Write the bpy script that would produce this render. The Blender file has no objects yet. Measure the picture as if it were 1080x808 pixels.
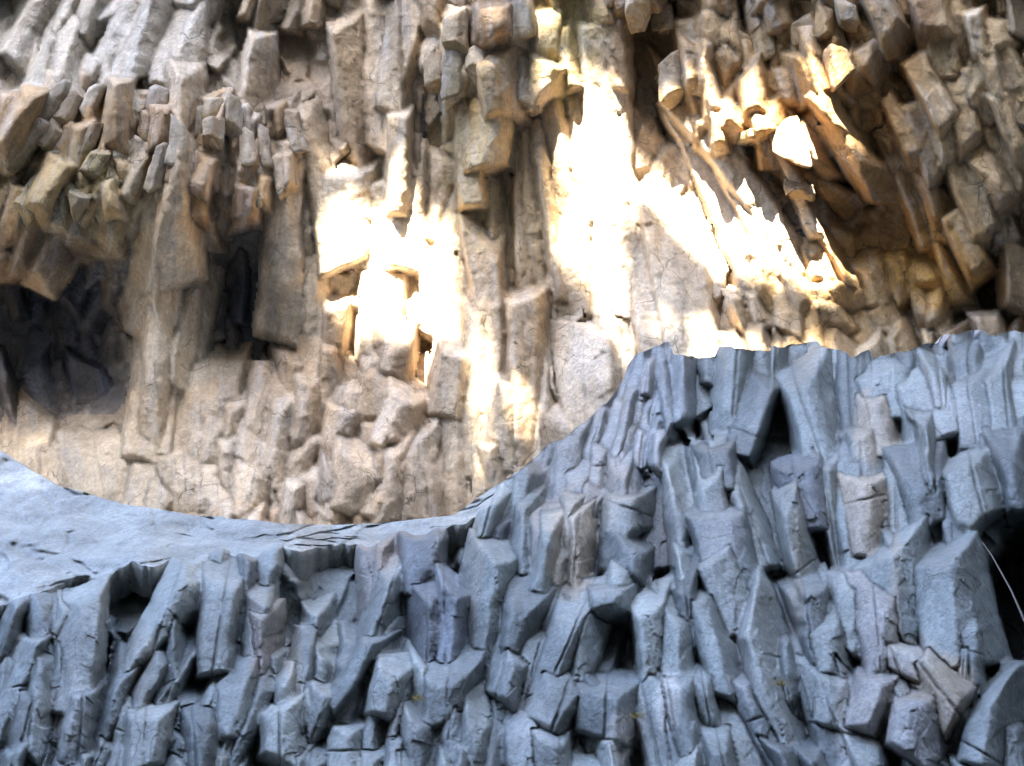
import bpy, math, random
import numpy as np

# ------------------------------------------------------------------ camera, world, sun, exposure
S = bpy.context.scene
COL = S.collection
W0, H0 = 1080.0, 808.0
HFOV = math.radians(46.0)
PITCH = math.radians(10.0)
CAMZ = 1.7
F = (W0 / 2) / math.tan(HFOV / 2)

cam_data = bpy.data.cameras.new("camera")
cam = bpy.data.objects.new("camera", cam_data)
COL.objects.link(cam)
cam.location = (0, 0, CAMZ)
cam.rotation_euler = (math.radians(90) + PITCH, 0, 0)
cam_data.sensor_width = 36
cam_data.lens = 18 / math.tan(HFOV / 2)
cam_data.clip_end = 2000
S.camera = cam

SUN_EL, SUN_AZ = 50.0, -163.0      # azimuth seen from above: the sun stands behind the camera, a little to its left
sv = np.array([math.sin(math.radians(SUN_AZ)) * math.cos(math.radians(SUN_EL)),
               math.cos(math.radians(SUN_AZ)) * math.cos(math.radians(SUN_EL)),
               math.sin(math.radians(SUN_EL))])       # unit vector towards the sun
world = bpy.data.worlds.new("World")
S.world = world
world.use_nodes = True
wn = world.node_tree
sky = wn.nodes.new("ShaderNodeTexSky")
sky.sky_type = 'NISHITA'
sky.sun_disc = False
sky.sun_elevation = math.radians(SUN_EL)
sky.sun_rotation = math.radians(SUN_AZ)
sky.ozone_density = 2.0
wn.links.new(sky.outputs[0], wn.nodes["Background"].inputs[0])
wn.nodes["Background"].inputs[1].default_value = 0.15
sl = bpy.data.lights.new("sun", 'SUN')
sl.energy = 5.0
sl.angle = math.radians(0.53)
sl.color = (1.0, 0.93, 0.82)
so = bpy.data.objects.new("sun", sl)
COL.objects.link(so)
so.rotation_euler = (math.radians(90 - SUN_EL), 0, math.radians(180 - SUN_AZ) + math.pi)
# a sun lamp shines along its -Z: aim it exactly
from mathutils import Vector
so.rotation_euler = Vector(tuple(sv)).to_track_quat('Z', 'Y').to_euler()

S.view_settings.view_transform = 'Standard'
S.view_settings.look = 'None'
S.view_settings.gamma = 1.0
S.view_settings.use_curve_mapping = False
S.view_settings.exposure = 4.4
S.render.engine = 'CYCLES'
S.cycles.use_denoising = True
S.cycles.max_bounces = 8
S.cycles.diffuse_bounces = 5
S.cycles.sample_clamp_indirect = 8.0

rng = np.random.default_rng(7)
random.seed(7)

# ------------------------------------------------------------------ helpers: rays, noise, splines
def pix2dir(u, v):
    u = np.asarray(u, float); v = np.asarray(v, float)
    x = (u - W0 / 2) / F
    y = -(v - H0 / 2) / F
    c, s = math.cos(PITCH), math.sin(PITCH)
    dy = c - y * s
    dz = s + y * c
    return np.stack([x / dy, np.ones_like(x), dz / dy], -1)     # scaled so that y = 1

def P(u, v, Y):
    d = pix2dir(u, v)
    p = d * np.asarray(Y, float)[..., None]
    p[..., 2] += CAMZ
    return p

def to_pix(p):
    c, s = math.cos(PITCH), math.sin(PITCH)
    x, y, z = p[..., 0], p[..., 1], p[..., 2] - CAMZ
    f = y * c + z * s
    up = -y * s + z * c
    return W0 / 2 + F * x / f, H0 / 2 - F * up / f

_G = np.random.default_rng(3).normal(size=(4096, 3))
_G /= np.linalg.norm(_G, axis=1)[:, None]
def _h(i, j, k):
    return ((i * 73856093) ^ (j * 19349663) ^ (k * 83492791)) & 4095
def perlin(p):
    p = np.asarray(p, float)
    f = np.floor(p); q = p - f; f = f.astype(np.int64)
    w = q * q * q * (q * (q * 6 - 15) + 10)
    out = 0
    for a in (0, 1):
        for b in (0, 1):
            for c in (0, 1):
                g = _G[_h(f[..., 0] + a, f[..., 1] + b, f[..., 2] + c)]
                d = (g[..., 0] * (q[..., 0] - a) + g[..., 1] * (q[..., 1] - b) + g[..., 2] * (q[..., 2] - c))
                wt = (w[..., 0] if a else 1 - w[..., 0]) * (w[..., 1] if b else 1 - w[..., 1]) * (w[..., 2] if c else 1 - w[..., 2])
                out = out + d * wt
    return out * 1.5
def fbm(p, o=4, g=0.5):
    a, s, t = 1.0, 0, 0
    p = np.asarray(p, float)
    for i in range(o):
        s = s + a * perlin(p * (2.03 ** i) + i * 17.3); t += a; a *= g
    return s / t
def vnoise(p, o=2):
    return np.stack([fbm(p, o), fbm(p + 31.7, o), fbm(p + 77.1, o)], -1)

class TPS:
    def __init__(s, pts, reg=0.02):
        a = np.array(pts, float); s.x = a[:, :2] / 300.0; y = a[:, 2]
        n = len(a)
        K = s.k(s.x, s.x) + reg * np.eye(n)
        Q = np.c_[np.ones(n), s.x]
        M = np.zeros((n + 3, n + 3)); M[:n, :n] = K; M[:n, n:] = Q; M[n:, :n] = Q.T
        s.w = np.linalg.solve(M, np.r_[y, 0, 0, 0])
    @staticmethod
    def k(a, b):
        r = np.linalg.norm(a[:, None] - b[None], axis=-1)
        return r                       # linear kernel: sharper breaks than a thin plate
    def __call__(s, u, v):
        u, v = np.broadcast_arrays(np.asarray(u, float), np.asarray(v, float))
        sh = u.shape; x = np.stack([u.ravel(), v.ravel()], -1) / 300.0
        o = np.empty(len(x))
        for i in range(0, len(x), 40000):
            xx = x[i:i + 40000]
            o[i:i + 40000] = s.k(xx, s.x) @ s.w[:-3] + s.w[-3] + xx @ s.w[-2:]
        return o.reshape(sh)

def poly_in(poly, u, v):
    u = np.asarray(u, float); v = np.asarray(v, float)
    ins = np.zeros(u.shape, bool)
    n = len(poly)
    for i in range(n):
        x1, y1 = poly[i]; x2, y2 = poly[(i + 1) % n]
        if y1 == y2: continue
        c = ((y1 > v) != (y2 > v)) & (u < (x2 - x1) * (v - y1) / (y2 - y1) + x1)
        ins ^= c
    return ins

def blur(a, n):
    for _ in range(n):
        p = np.pad(a, 1, mode='edge')
        a = (p[1:-1, 1:-1] * 4 + p[:-2, 1:-1] * 2 + p[2:, 1:-1] * 2 + p[1:-1, :-2] * 2 + p[1:-1, 2:] * 2 + p[:-2, :-2] + p[:-2, 2:] + p[2:, :-2] + p[2:, 2:]) / 16
    return a

def sstep(a, b, x):
    t = np.clip((x - a) / (b - a), 0, 1)
    return t * t * (3 - 2 * t)

# ------------------------------------------------------------------ materials
def rock_material(name, streak_col, streak_amt, dark_col, rough, bump, crack, speck, grain_scale):
    m = bpy.data.materials.new(name); m.use_nodes = True
    nt = m.node_tree; N = nt.nodes; L = nt.links
    bs = N["Principled BSDF"]
    geo = N.new("ShaderNodeNewGeometry")
    at = N.new("ShaderNodeAttribute"); at.attribute_name = "Col"
    st = N.new("ShaderNodeAttribute"); st.attribute_name = "Axis"
    def noise(scale, detail, rough_=0.55, vec=None, dist=0.0):
        n = N.new("ShaderNodeTexNoise"); n.inputs["Scale"].default_value = scale
        n.inputs["Detail"].default_value = detail; n.inputs["Roughness"].default_value = rough_
        n.inputs["Distortion"].default_value = dist
        L.new(vec if vec is not None else geo.outputs["Position"], n.inputs["Vector"])
        return n.outputs["Fac"]
    def ramp(fac, a, b, lo=0.0, hi=1.0):
        r = N.new("ShaderNodeMapRange"); r.inputs["From Min"].default_value = a; r.inputs["From Max"].default_value = b
        r.inputs["To Min"].default_value = lo; r.inputs["To Max"].default_value = hi
        L.new(fac, r.inputs["Value"]); return r.outputs["Result"]
    def mix(fac, a, b, mode='MIX'):
        x = N.new("ShaderNodeMix"); x.data_type = 'RGBA'; x.blend_type = mode
        if isinstance(fac, float): x.inputs["Factor"].default_value = fac
        else: L.new(fac, x.inputs["Factor"])
        for sk, val in ((x.inputs[6], a), (x.inputs[7], b)):
            if isinstance(val, tuple): sk.default_value = (*val, 1)
            else: L.new(val, sk)
        return x.outputs[2]
    def math_(op, a, b):
        x = N.new("ShaderNodeMath"); x.operation = op
        for sk, val in zip(x.inputs, (a, b)):
            if isinstance(val, (int, float)): sk.default_value = val
            else: L.new(val, sk)
        return x.outputs[0]
    mp = N.new("ShaderNodeMapping"); mp.inputs["Scale"].default_value = (5.0, 0.9, 5.0)
    L.new(st.outputs["Vector"], mp.inputs["Vector"])
    streak = ramp(noise(1.0, 5, 0.6, mp.outputs[0], 0.3), 0.48, 0.68)
    c = mix(math_('MULTIPLY', streak, streak_amt), at.outputs["Color"], streak_col)
    mp2 = N.new("ShaderNodeMapping"); mp2.inputs["Scale"].default_value = (5.0, 0.7, 3.0); mp2.inputs["Location"].default_value = (7, 3, 1)
    L.new(st.outputs["Vector"], mp2.inputs["Vector"])
    dk = ramp(noise(1.0, 6, 0.6, mp2.outputs[0], 0.5), 0.52, 0.75)
    c = mix(math_('MULTIPLY', dk, 0.5), c, dark_col)
    big = ramp(noise(0.9, 4), 0.3, 0.7, 0.78, 1.2)
    hs = N.new("ShaderNodeHueSaturation"); L.new(c, hs.inputs["Color"]); L.new(big, hs.inputs["Value"]); c = hs.outputs[0]
    mot = ramp(noise(7.0, 8, 0.65), 0.3, 0.7, 0.82, 1.16)
    hs2 = N.new("ShaderNodeHueSaturation"); L.new(c, hs2.inputs["Color"]); L.new(mot, hs2.inputs["Value"]); c = hs2.outputs[0]
    gr = ramp(noise(grain_scale, 4, 0.7), 0.3, 0.72, 1 - speck, 1 + speck)
    hs3 = N.new("ShaderNodeHueSaturation"); L.new(c, hs3.inputs["Color"]); L.new(gr, hs3.inputs["Value"]); c = hs3.outputs[0]
    # hairline cracks
    wob = N.new("ShaderNodeTexNoise"); wob.inputs["Scale"].default_value = 3.0; wob.inputs["Detail"].default_value = 4
    L.new(geo.outputs["Position"], wob.inputs["Vector"])
    va = N.new("ShaderNodeVectorMath"); va.operation = 'MULTIPLY_ADD'
    L.new(wob.outputs["Color"], va.inputs[0]); va.inputs[1].default_value = (0.35, 0.35, 0.35); L.new(geo.outputs["Position"], va.inputs[2])
    mpc = N.new("ShaderNodeMapping"); mpc.inputs["Scale"].default_value = (2.6, 1.6, 1.3); L.new(va.outputs[0], mpc.inputs["Vector"])
    vo = N.new("ShaderNodeTexVoronoi"); vo.feature = 'DISTANCE_TO_EDGE'; vo.inputs["Scale"].default_value = 1.0
    L.new(mpc.outputs[0], vo.inputs["Vector"])
    cr = ramp(vo.outputs["Distance"], 0.0, 0.022, 1.0, 0.0)
    cr = math_('MULTIPLY', cr, ramp(noise(1.7, 3), 0.47, 0.6))
    c = mix(math_('MULTIPLY', cr, crack), c, (0.03, 0.028, 0.026))
    L.new(c, bs.inputs["Base Color"])
    bs.inputs["Roughness"].default_value = rough
    bs.inputs["Specular IOR Level"].default_value = 0.35
    hgt = math_('ADD', math_('MULTIPLY', noise(5.0, 9, 0.62), 1.0), math_('MULTIPLY', noise(grain_scale * 0.6, 6, 0.7), 0.22))
    hgt = math_('SUBTRACT', hgt, math_('MULTIPLY', cr, 0.35 * crack))
    hgt = math_('ADD', hgt, math_('MULTIPLY', noise(1.0, 5, 0.6, mp.outputs[0], 0.3), 0.12))
    b = N.new("ShaderNodeBump"); b.inputs["Strength"].default_value = 1.0; b.inputs["Distance"].default_value = bump
    L.new(hgt, b.inputs["Height"]); L.new(b.outputs[0], bs.inputs["Normal"])
    return m

M_FG = rock_material("polished_grey_basalt", (0.25, 0.262, 0.25), 0.3, (0.10, 0.106, 0.106), 0.62, 0.036, 0.3, 0.30, 30.0)
M_BG = rock_material("weathered_ochre_basalt", (0.44, 0.42, 0.38), 0.42, (0.10, 0.08, 0.055), 0.8, 0.06, 0.5, 0.20, 16.0)
M_CAVE = rock_material("dark_basalt_with_shade", (0.10, 0.12, 0.16), 0.5, (0.018, 0.018, 0.02), 0.6, 0.08, 0.5, 0.2, 14.0)  # dark basalt, blackened further to paint shade into the hollows

# ------------------------------------------------------------------ mesh building
def make_mesh(name, verts, faces, mat, colr=None, axis=None, origin=None, smooth=True):
    """faces: list of int arrays, each (n, k)"""
    verts = np.asarray(verts, float)
    if origin is None: origin = verts.mean(0)
    me = bpy.data.meshes.new(name)
    me.vertices.add(len(verts)); me.vertices.foreach_set("co", (verts - origin).astype(np.float32).ravel())
    idx = np.concatenate([f.ravel() for f in faces]); tot = np.concatenate([np.full(len(f), f.shape[1]) for f in faces])
    me.loops.add(len(idx)); me.loops.foreach_set("vertex_index", idx.astype(np.int32))
    me.polygons.add(len(tot))
    me.polygons.foreach_set("loop_start", np.r_[0, np.cumsum(tot)[:-1]].astype(np.int32))
    me.polygons.foreach_set("loop_total", tot.astype(np.int32))
    me.polygons.foreach_set("use_smooth", np.full(len(tot), smooth))
    me.update(calc_edges=True); me.validate()
    if colr is not None:
        a = me.attributes.new("Col", 'FLOAT_COLOR', 'POINT')
        a.data.foreach_set("color", np.c_[np.clip(colr, 0, 1), np.ones(len(verts))].astype(np.float32).ravel())
    if axis is not None:
        a = me.attributes.new("Axis", 'FLOAT_VECTOR', 'POINT'); a.data.foreach_set("vector", axis.astype(np.float32).ravel())
    me.materials.append(mat)
    ob = bpy.data.objects.new(name, me); COL.objects.link(ob); ob.location = tuple(origin)
    return ob

def empty(name, loc, label, cat, group=None):
    o = bpy.data.objects.new(name, None); COL.objects.link(o); o.location = tuple(loc)
    o.empty_display_size = 0.2
    o["label"] = label; o["category"] = cat
    if group: o["group"] = group
    return o

def tag(o, label, cat, group=None):
    o["label"] = label; o["category"] = cat
    if group: o["group"] = group
    return o

def adopt(child, parent):
    child.parent = parent
    child.location = Vector(child.location) - parent.location

M_RING = 36
PHI = np.linspace(0, 2 * math.pi, M_RING, endpoint=False)

def prism(cu, cv, hw, D, p, k=0.35, sharp=12, ends=(0.3, 0.3), tiltsd=0.25, amp=0.03, freq=2.2, ring_len=0.05,
          col=(0.3, 0.3, 0.3), endcol=None, depth_back=2.2, sides=None, fine=0.012, colfn=None, concave=0.0, flat=1.0):
    """one jointed column block swept along pixel path cu, cv (top to bottom); hw = half width in pixels.
    returns verts, faces, colours, axis"""
    cu = np.asarray(cu, float); cv = np.asarray(cv, float); hw = np.asarray(hw, float)
    Y0 = D(cu, cv); mid = len(cu) // 2
    Y = Y0[mid] + k * (Y0 - Y0[mid]) - p
    pts = P(cu, cv, Y)
    hwm = hw * Y / F
    seg = np.r_[0, np.cumsum(np.linalg.norm(np.diff(pts, axis=0), axis=1))]
    Ltot = seg[-1]
    wm = float(hwm.mean())
    bt, bb = ends[0] * wm * 2, ends[1] * wm * 2
    bt = min(bt, Ltot * 0.45); bb = min(bb, Ltot * 0.45)
    n = max(6, int(Ltot / ring_len))
    t = np.unique(np.r_[np.linspace(0, Ltot, n), bt * np.array([0.04, .12, .25, .45, .7]), Ltot - bb * np.array([0.04, .12, .25, .45, .7])])
    ctr = np.stack([np.interp(t, seg, pts[:, i]) for i in range(3)], -1)
    h = np.interp(t, seg, hwm)
    T = np.gradient(ctr, axis=0) if len(t) > 2 else np.diff(ctr, axis=0)
    T /= np.linalg.norm(T, axis=1)[:, None]
    tocam = -(ctr - np.array([0, 0, CAMZ])); tocam /= np.linalg.norm(tocam, axis=1)[:, None]
    tocam = tocam * 0.5 + np.array([0, -0.5, 0.12])
    Nn = tocam - T * (tocam * T).sum(1)[:, None]; Nn /= np.linalg.norm(Nn, axis=1)[:, None]
    B = np.cross(T, Nn)
    # polygonal section
    ns = sides or rng.choice([5, 6, 6, 7])
    th = np.linspace(0, 2 * math.pi, ns, endpoint=False) + rng.normal(0, 0.22, ns) + rng.uniform(0, 6.28)
    dd = np.clip(rng.normal(1.0, 0.14, ns), 0.72, 1.25)
    cs = np.clip(np.cos(PHI[:, None] - th[None]), 0, None) / dd[None]
    r = np.minimum((cs ** sharp).sum(1) + 1e-9, 1e9) ** (-1.0 / sharp)
    r = (r ** -8 + 1.38 ** -8) ** -0.125
    x = r * np.cos(PHI); y = r * np.sin(PHI)
    x = (x - (x.max() + x.min()) / 2) / ((x.max() - x.min()) / 2) * 1.16
    y = y / max(y.max(), 1e-6) * flat
    if concave: y = np.where(y > 0, y * (1 - concave * np.exp(-(x / 0.45) ** 2)), y)
    y = np.where(y < 0, y * depth_back, y)
    def bev(e, b):
        q = np.clip(1 - e / max(b, 1e-6), 0, 1)
        return np.sqrt(np.clip(1 - (q * 0.72) ** 2.2, 0, 1))
    f = np.minimum(bev(t, bt), bev(Ltot - t, bb))
    wob = 1 + 0.10 * perlin(np.stack([t * 1.7 / max(wm * 4, .1), np.full_like(t, rng.uniform(0, 99)), np.full_like(t, 0.5)], -1))
    off = np.stack([perlin(np.stack([t * 0.9, np.full_like(t, rng.uniform(0, 99)), np.full_like(t, z)], -1)) for z in (.3, .7)], -1) * wm * 0.25
    R = (h * f * wob)[:, None]
    X = x[None] * R + off[:, :1]; Yl = y[None] * R + off[:, 1:]
    tilt1 = rng.normal(0, tiltsd, 2); tilt2 = rng.normal(0, tiltsd, 2)
    w1 = np.clip(1 - t / max(Ltot * 0.4, 1e-6), 0, 1)[:, None]; w2 = np.clip(1 - (Ltot - t) / max(Ltot * 0.4, 1e-6), 0, 1)[:, None]
    Al = (X * tilt1[0] + np.clip(Yl, -wm, wm) * tilt1[1]) * w1 + (X * tilt2[0] + np.clip(Yl, -wm, wm) * tilt2[1]) * w2
    V = ctr[:, None] + B[:, None] * X[..., None] + Nn[:, None] * Yl[..., None] + T[:, None] * Al[..., None]
    along = np.repeat(t[:, None], M_RING, 1); lat = np.repeat((PHI / 6.283 * wm * 6)[None], len(t), 0)
    # caps
    def cap(ring, cX, sgn):
        out = []
        c = ring.mean(0)
        for s_ in (0.66, 0.33, 0.08):
            out.append(c + (ring - c) * s_ + sgn * (1 - s_) * wm * 0.10 * T[0 if sgn < 0 else -1])
        return out
    top = cap(V[0], None, -1); bot = cap(V[-1], None, 1)
    rings = top[::-1] + [V[i] for i in range(len(t))] + bot
    V = np.array(rings); nr = len(rings)
    along = np.concatenate([np.zeros((3, M_RING)), along, np.full((3, M_RING), Ltot)])
    lat = np.concatenate([lat[:3] * 0.3, lat, lat[:3] * 0.3])
    Vf = V.reshape(-1, 3)
    seed = rng.uniform(0, 50, 3)
    Vf = Vf + vnoise(Vf * freq + seed * 0.3, 3) * amp
    cen = np.repeat(V.mean(1), M_RING, 0)
    rad = Vf - cen; rl = np.linalg.norm(rad, axis=1)[:, None]; rad = rad / np.maximum(rl, 1e-4)
    rn = fbm(Vf * 9.0, 3)
    Vf = Vf + rad * (rn[:, None] * fine * np.clip(rl / wm, 0, 1))
    base = np.arange(nr - 1)[:, None] * M_RING + np.arange(M_RING)[None]
    nxt = np.arange(nr - 1)[:, None] * M_RING + (np.arange(M_RING)[None] + 1) % M_RING
    q = np.stack([base, nxt, nxt + M_RING, base + M_RING], -1).reshape(-1, 4)[:, ::-1]
    e1 = np.arange(M_RING)[None]; e2 = (np.arange(M_RING) + (nr - 1) * M_RING)[None, ::-1]
    C = np.repeat(np.array(col)[None], len(Vf), 0) * (1 + 0.0 * rn[:, None])
    if endcol is not None:
        we = np.zeros((nr, M_RING)); we[-3:] = 1
        tt = np.concatenate([np.zeros(3), t, np.full(3, Ltot)])
        we = np.clip(1 - (Ltot - tt) / (wm * 1.2), 0, 1)[:, None] * np.ones((1, M_RING))
        we = np.clip(we.ravel() + 0.5 * rn, 0, 1)[:, None] * 0.8
        C = C * (1 - we) + np.array(endcol)[None] * we
    if colfn is not None: C = colfn(Vf, C)
    A = np.stack([lat.ravel(), along.ravel(), np.full(len(Vf), seed[0])], -1)
    return Vf, [q, e1, e2], C, A

def link_part(name, data, mat, parent):
    Vf, fs, C, A = data
    o = make_mesh(name, Vf, fs, mat, C, A)
    adopt(o, parent)
    return o

def merge(datas):
    Vs, Cs, As, F4, FN, n = [], [], [], [], [], 0
    for V, fs, C, A in datas:
        Vs.append(V); Cs.append(C); As.append(A)
        F4.append(fs[0] + n); FN.append(fs[1] + n); FN.append(fs[2] + n); n += len(V)
    return np.concatenate(Vs), [np.concatenate(F4), np.concatenate(FN)], np.concatenate(Cs), np.concatenate(As)

# ------------------------------------------------------------------ depth of the two rock masses (metres from the camera, by view direction)
Db0 = TPS([(-300,0,20.5),(-300,300,21),(-300,560,20),(0,-80,20.6),(0,20,21.2),(0,60,20.3),(60,150,19.6),(60,230,19.4),(60,300,22.5),(60,420,22.3),(60,480,20.8),(60,540,20.2),
  (170,20,20.5),(200,100,20),(200,180,19.5),(180,260,20.2),(180,380,20.4),(200,470,20.2),(200,540,19.7),
  (247,300,21.8),(247,370,21.6),(300,60,20.5),(300,180,20.2),(300,300,20.6),(300,450,20.2),(320,540,19.5),
  (420,30,20.4),(420,150,20.4),(400,250,20.8),(400,350,20.5),(400,450,20.0),(420,545,19.2),
  (520,20,19.6),(520,90,19.8),(520,200,20.5),(540,350,20.2),(520,500,19.3),
  (620,30,19.9),(620,100,20.1),(620,200,20.2),(640,300,19.8),(640,400,18.9),
  (720,20,19.5),(720,90,19.6),(720,150,20.1),(720,250,20.1),(720,350,19.3),
  (820,20,18.9),(820,120,18.8),(820,200,19.5),(830,250,19.6),(850,350,19.6),
  (930,60,18.4),(930,150,18.6),(930,220,19.5),(930,300,20.1),(900,370,19.7),
  (1040,60,18.0),(1040,180,18.5),(1040,260,19.2),(1050,330,19.6),(1200,60,17.6),(1200,200,18.2),(1200,350,19.2),(1400,100,17),(1400,400,18.5),
  (300,-200,20.5),(800,-200,18.6),(540,650,18.8),(1000,500,19)])
def Db(u, v): return np.clip(Db0(u, v), 16.5, 23.5)

Df0 = TPS([(-200,870,8.6),(0,870,8.5),(300,870,8.5),(600,870,8.4),(900,870,8.2),(1080,870,8.0),(1300,870,7.8),
  (0,808,9.0),(270,808,9.0),(540,808,8.9),(810,808,8.7),(1080,808,8.4),
  (0,720,9.7),(200,720,9.7),(420,720,9.75),(600,720,9.5),(810,720,9.4),(1000,720,9.2),
  (-200,650,10.4),(0,650,10.3),(200,650,10.25),(330,650,10.7),(460,650,10.6),(600,650,10.2),(700,650,10.2),(810,650,10.2),(1000,650,9.9),(1200,650,9.8),
  (0,605,11.2),(150,600,10.7),(300,600,10.7),(365,620,11.0),(450,600,10.9),(600,600,10.8),(800,600,10.8),(1000,600,10.4),
  (0,560,12.4),(200,560,12.5),(350,560,13),(480,560,11.7),(600,560,11.3),
  (100,540,13.2),(0,500,14.2),(-200,500,14),(480,540,12.6),(400,548,13.6),
  (560,500,13),(700,500,12.2),(850,500,12.2),(1000,500,11.5),(1200,500,11.2),
  (610,450,14.0),(700,440,13.4),(850,440,13.3),(1000,440,12.6),(700,390,14.6),(850,390,14.3),(1000,390,13.8),(1080,360,14.5),(1250,350,14.6)])
def Df(u, v): return np.clip(Df0(u, v), 7.5, 15.5)

RID = np.array([(-260,470),(-100,470),(0,478),(25,494),(60,515),(130,535),(200,545),(300,556),(400,556),(480,545),(520,518),(560,490),(600,465),(640,430),
  (670,388),(700,374),(780,376),(880,380),(900,386),(930,372),(1000,359),(1080,352),(1180,346),(1340,340)], float)
def ridge(u): return np.interp(u, RID[:, 0], RID[:, 1])

# blobs of rock colour: (u, v, ru, rv, colour, strength); looked up where the rock stands
def stain_light_fn(blobs, D_is_fg):
    def f(Vf, C):
        u, v = to_pix(Vf)
        nz = fbm(Vf * 3.0, 3); nz2 = fbm(Vf * 0.8 + 9, 2)
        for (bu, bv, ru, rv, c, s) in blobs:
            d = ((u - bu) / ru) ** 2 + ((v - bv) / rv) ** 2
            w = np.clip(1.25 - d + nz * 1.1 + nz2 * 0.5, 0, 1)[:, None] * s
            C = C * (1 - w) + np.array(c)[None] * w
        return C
    return f

TAN = (0.44, 0.36, 0.28); WHITE = (0.60, 0.58, 0.54); OCH = (0.42, 0.29, 0.13); GOLD = (0.50, 0.32, 0.11)
PALE = (0.47, 0.43, 0.36); BROWN = (0.20, 0.14, 0.08); MOSS = (0.17, 0.15, 0.06)
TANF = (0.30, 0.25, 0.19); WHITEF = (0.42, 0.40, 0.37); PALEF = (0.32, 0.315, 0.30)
FGS = stain_light_fn([(500,600,10,70,TANF,.35),(310,690,12,50,TANF,.4),(150,700,14,50,TANF,.3),(60,760,30,30,PALEF,.5),(840,600,10,90,TANF,.4),(1000,440,40,40,PALEF,.4),(560,760,24,40,PALEF,.5),(420,760,30,30,PALEF,.4),(780,700,16,80,PALEF,.4),(640,520,30,40,TANF,.4),(600,575,26,60,TANF,.8),(700,560,18,60,(0.245,0.224,0.204),.5),(915,455,16,40,TANF,.8),(920,530,22,40,TANF,.8),(985,715,40,28,(0.272,0.224,0.163),.9),
  (705,735,14,34,WHITEF,.8),(660,780,20,30,WHITEF,.7),(890,755,10,60,WHITEF,.5),(945,640,8,110,TANF,.45),(410,590,16,24,(0.224,0.184,0.150),.8),(20,500,40,26,WHITEF,.5),  # white blob at the far left paints sunlight on the ledge tip
  (620,470,60,60,(0.286,0.258,0.224),.55),(640,440,40,50,PALEF,.5),(760,560,26,50,(0.238,0.224,0.211),.4),(270,660,10,60,(0.231,0.190,0.170),.6),(930,760,30,30,(0.313,0.292,0.265),.6),(965,690,30,20,(0.326,0.306,0.272),.6)], True)
BGS = stain_light_fn([(60,262,100,34,(0.10,0.085,0.07),.75),(128,340,18,90,(0.10,0.09,0.085),.7),(60,440,90,24,(0.16,0.14,0.12),.6),(250,258,46,30,(0.10,0.085,0.07),.75),(212,340,10,70,(0.14,0.13,0.12),.6),(288,340,9,60,(0.13,0.11,0.09),.6),(240,405,40,20,(0.16,0.14,0.12),.6),(600,60,14,90,(0.10,0.075,0.04),.5),(480,130,12,90,(0.12,0.10,0.05),.6),(1010,200,24,110,(0.40,0.27,0.10),.5),(140,45,120,60,(0.30,0.285,0.26),.5),(60,30,40,60,PALE,.3),(200,60,40,60,(0.42,0.37,0.30),.4),(60,200,70,60,MOSS,.45),(130,220,40,60,(0.40,0.34,0.2),.5),  # first dark blobs paint the hollows' shade fading out at their edges
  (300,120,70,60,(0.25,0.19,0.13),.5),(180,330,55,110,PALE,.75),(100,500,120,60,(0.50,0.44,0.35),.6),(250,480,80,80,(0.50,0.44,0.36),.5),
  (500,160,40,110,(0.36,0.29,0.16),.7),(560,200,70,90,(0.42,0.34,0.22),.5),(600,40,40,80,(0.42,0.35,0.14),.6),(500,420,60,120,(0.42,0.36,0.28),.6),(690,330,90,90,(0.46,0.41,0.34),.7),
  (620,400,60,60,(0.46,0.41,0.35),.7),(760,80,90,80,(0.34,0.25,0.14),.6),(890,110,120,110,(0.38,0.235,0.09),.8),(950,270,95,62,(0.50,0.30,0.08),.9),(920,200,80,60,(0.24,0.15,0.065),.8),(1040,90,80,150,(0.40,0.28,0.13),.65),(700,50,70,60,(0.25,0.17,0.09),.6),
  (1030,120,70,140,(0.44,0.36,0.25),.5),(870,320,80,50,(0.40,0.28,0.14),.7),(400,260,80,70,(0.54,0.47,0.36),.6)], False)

# ------------------------------------------------------------------ zones of columns
def ang_fn(a0, au, av, uc, vc, lo=-60, hi=60):
    return lambda u, v: np.clip(a0 + au * (u - uc) / 100.0 + av * (v - vc) / 100.0, lo, hi)

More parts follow.
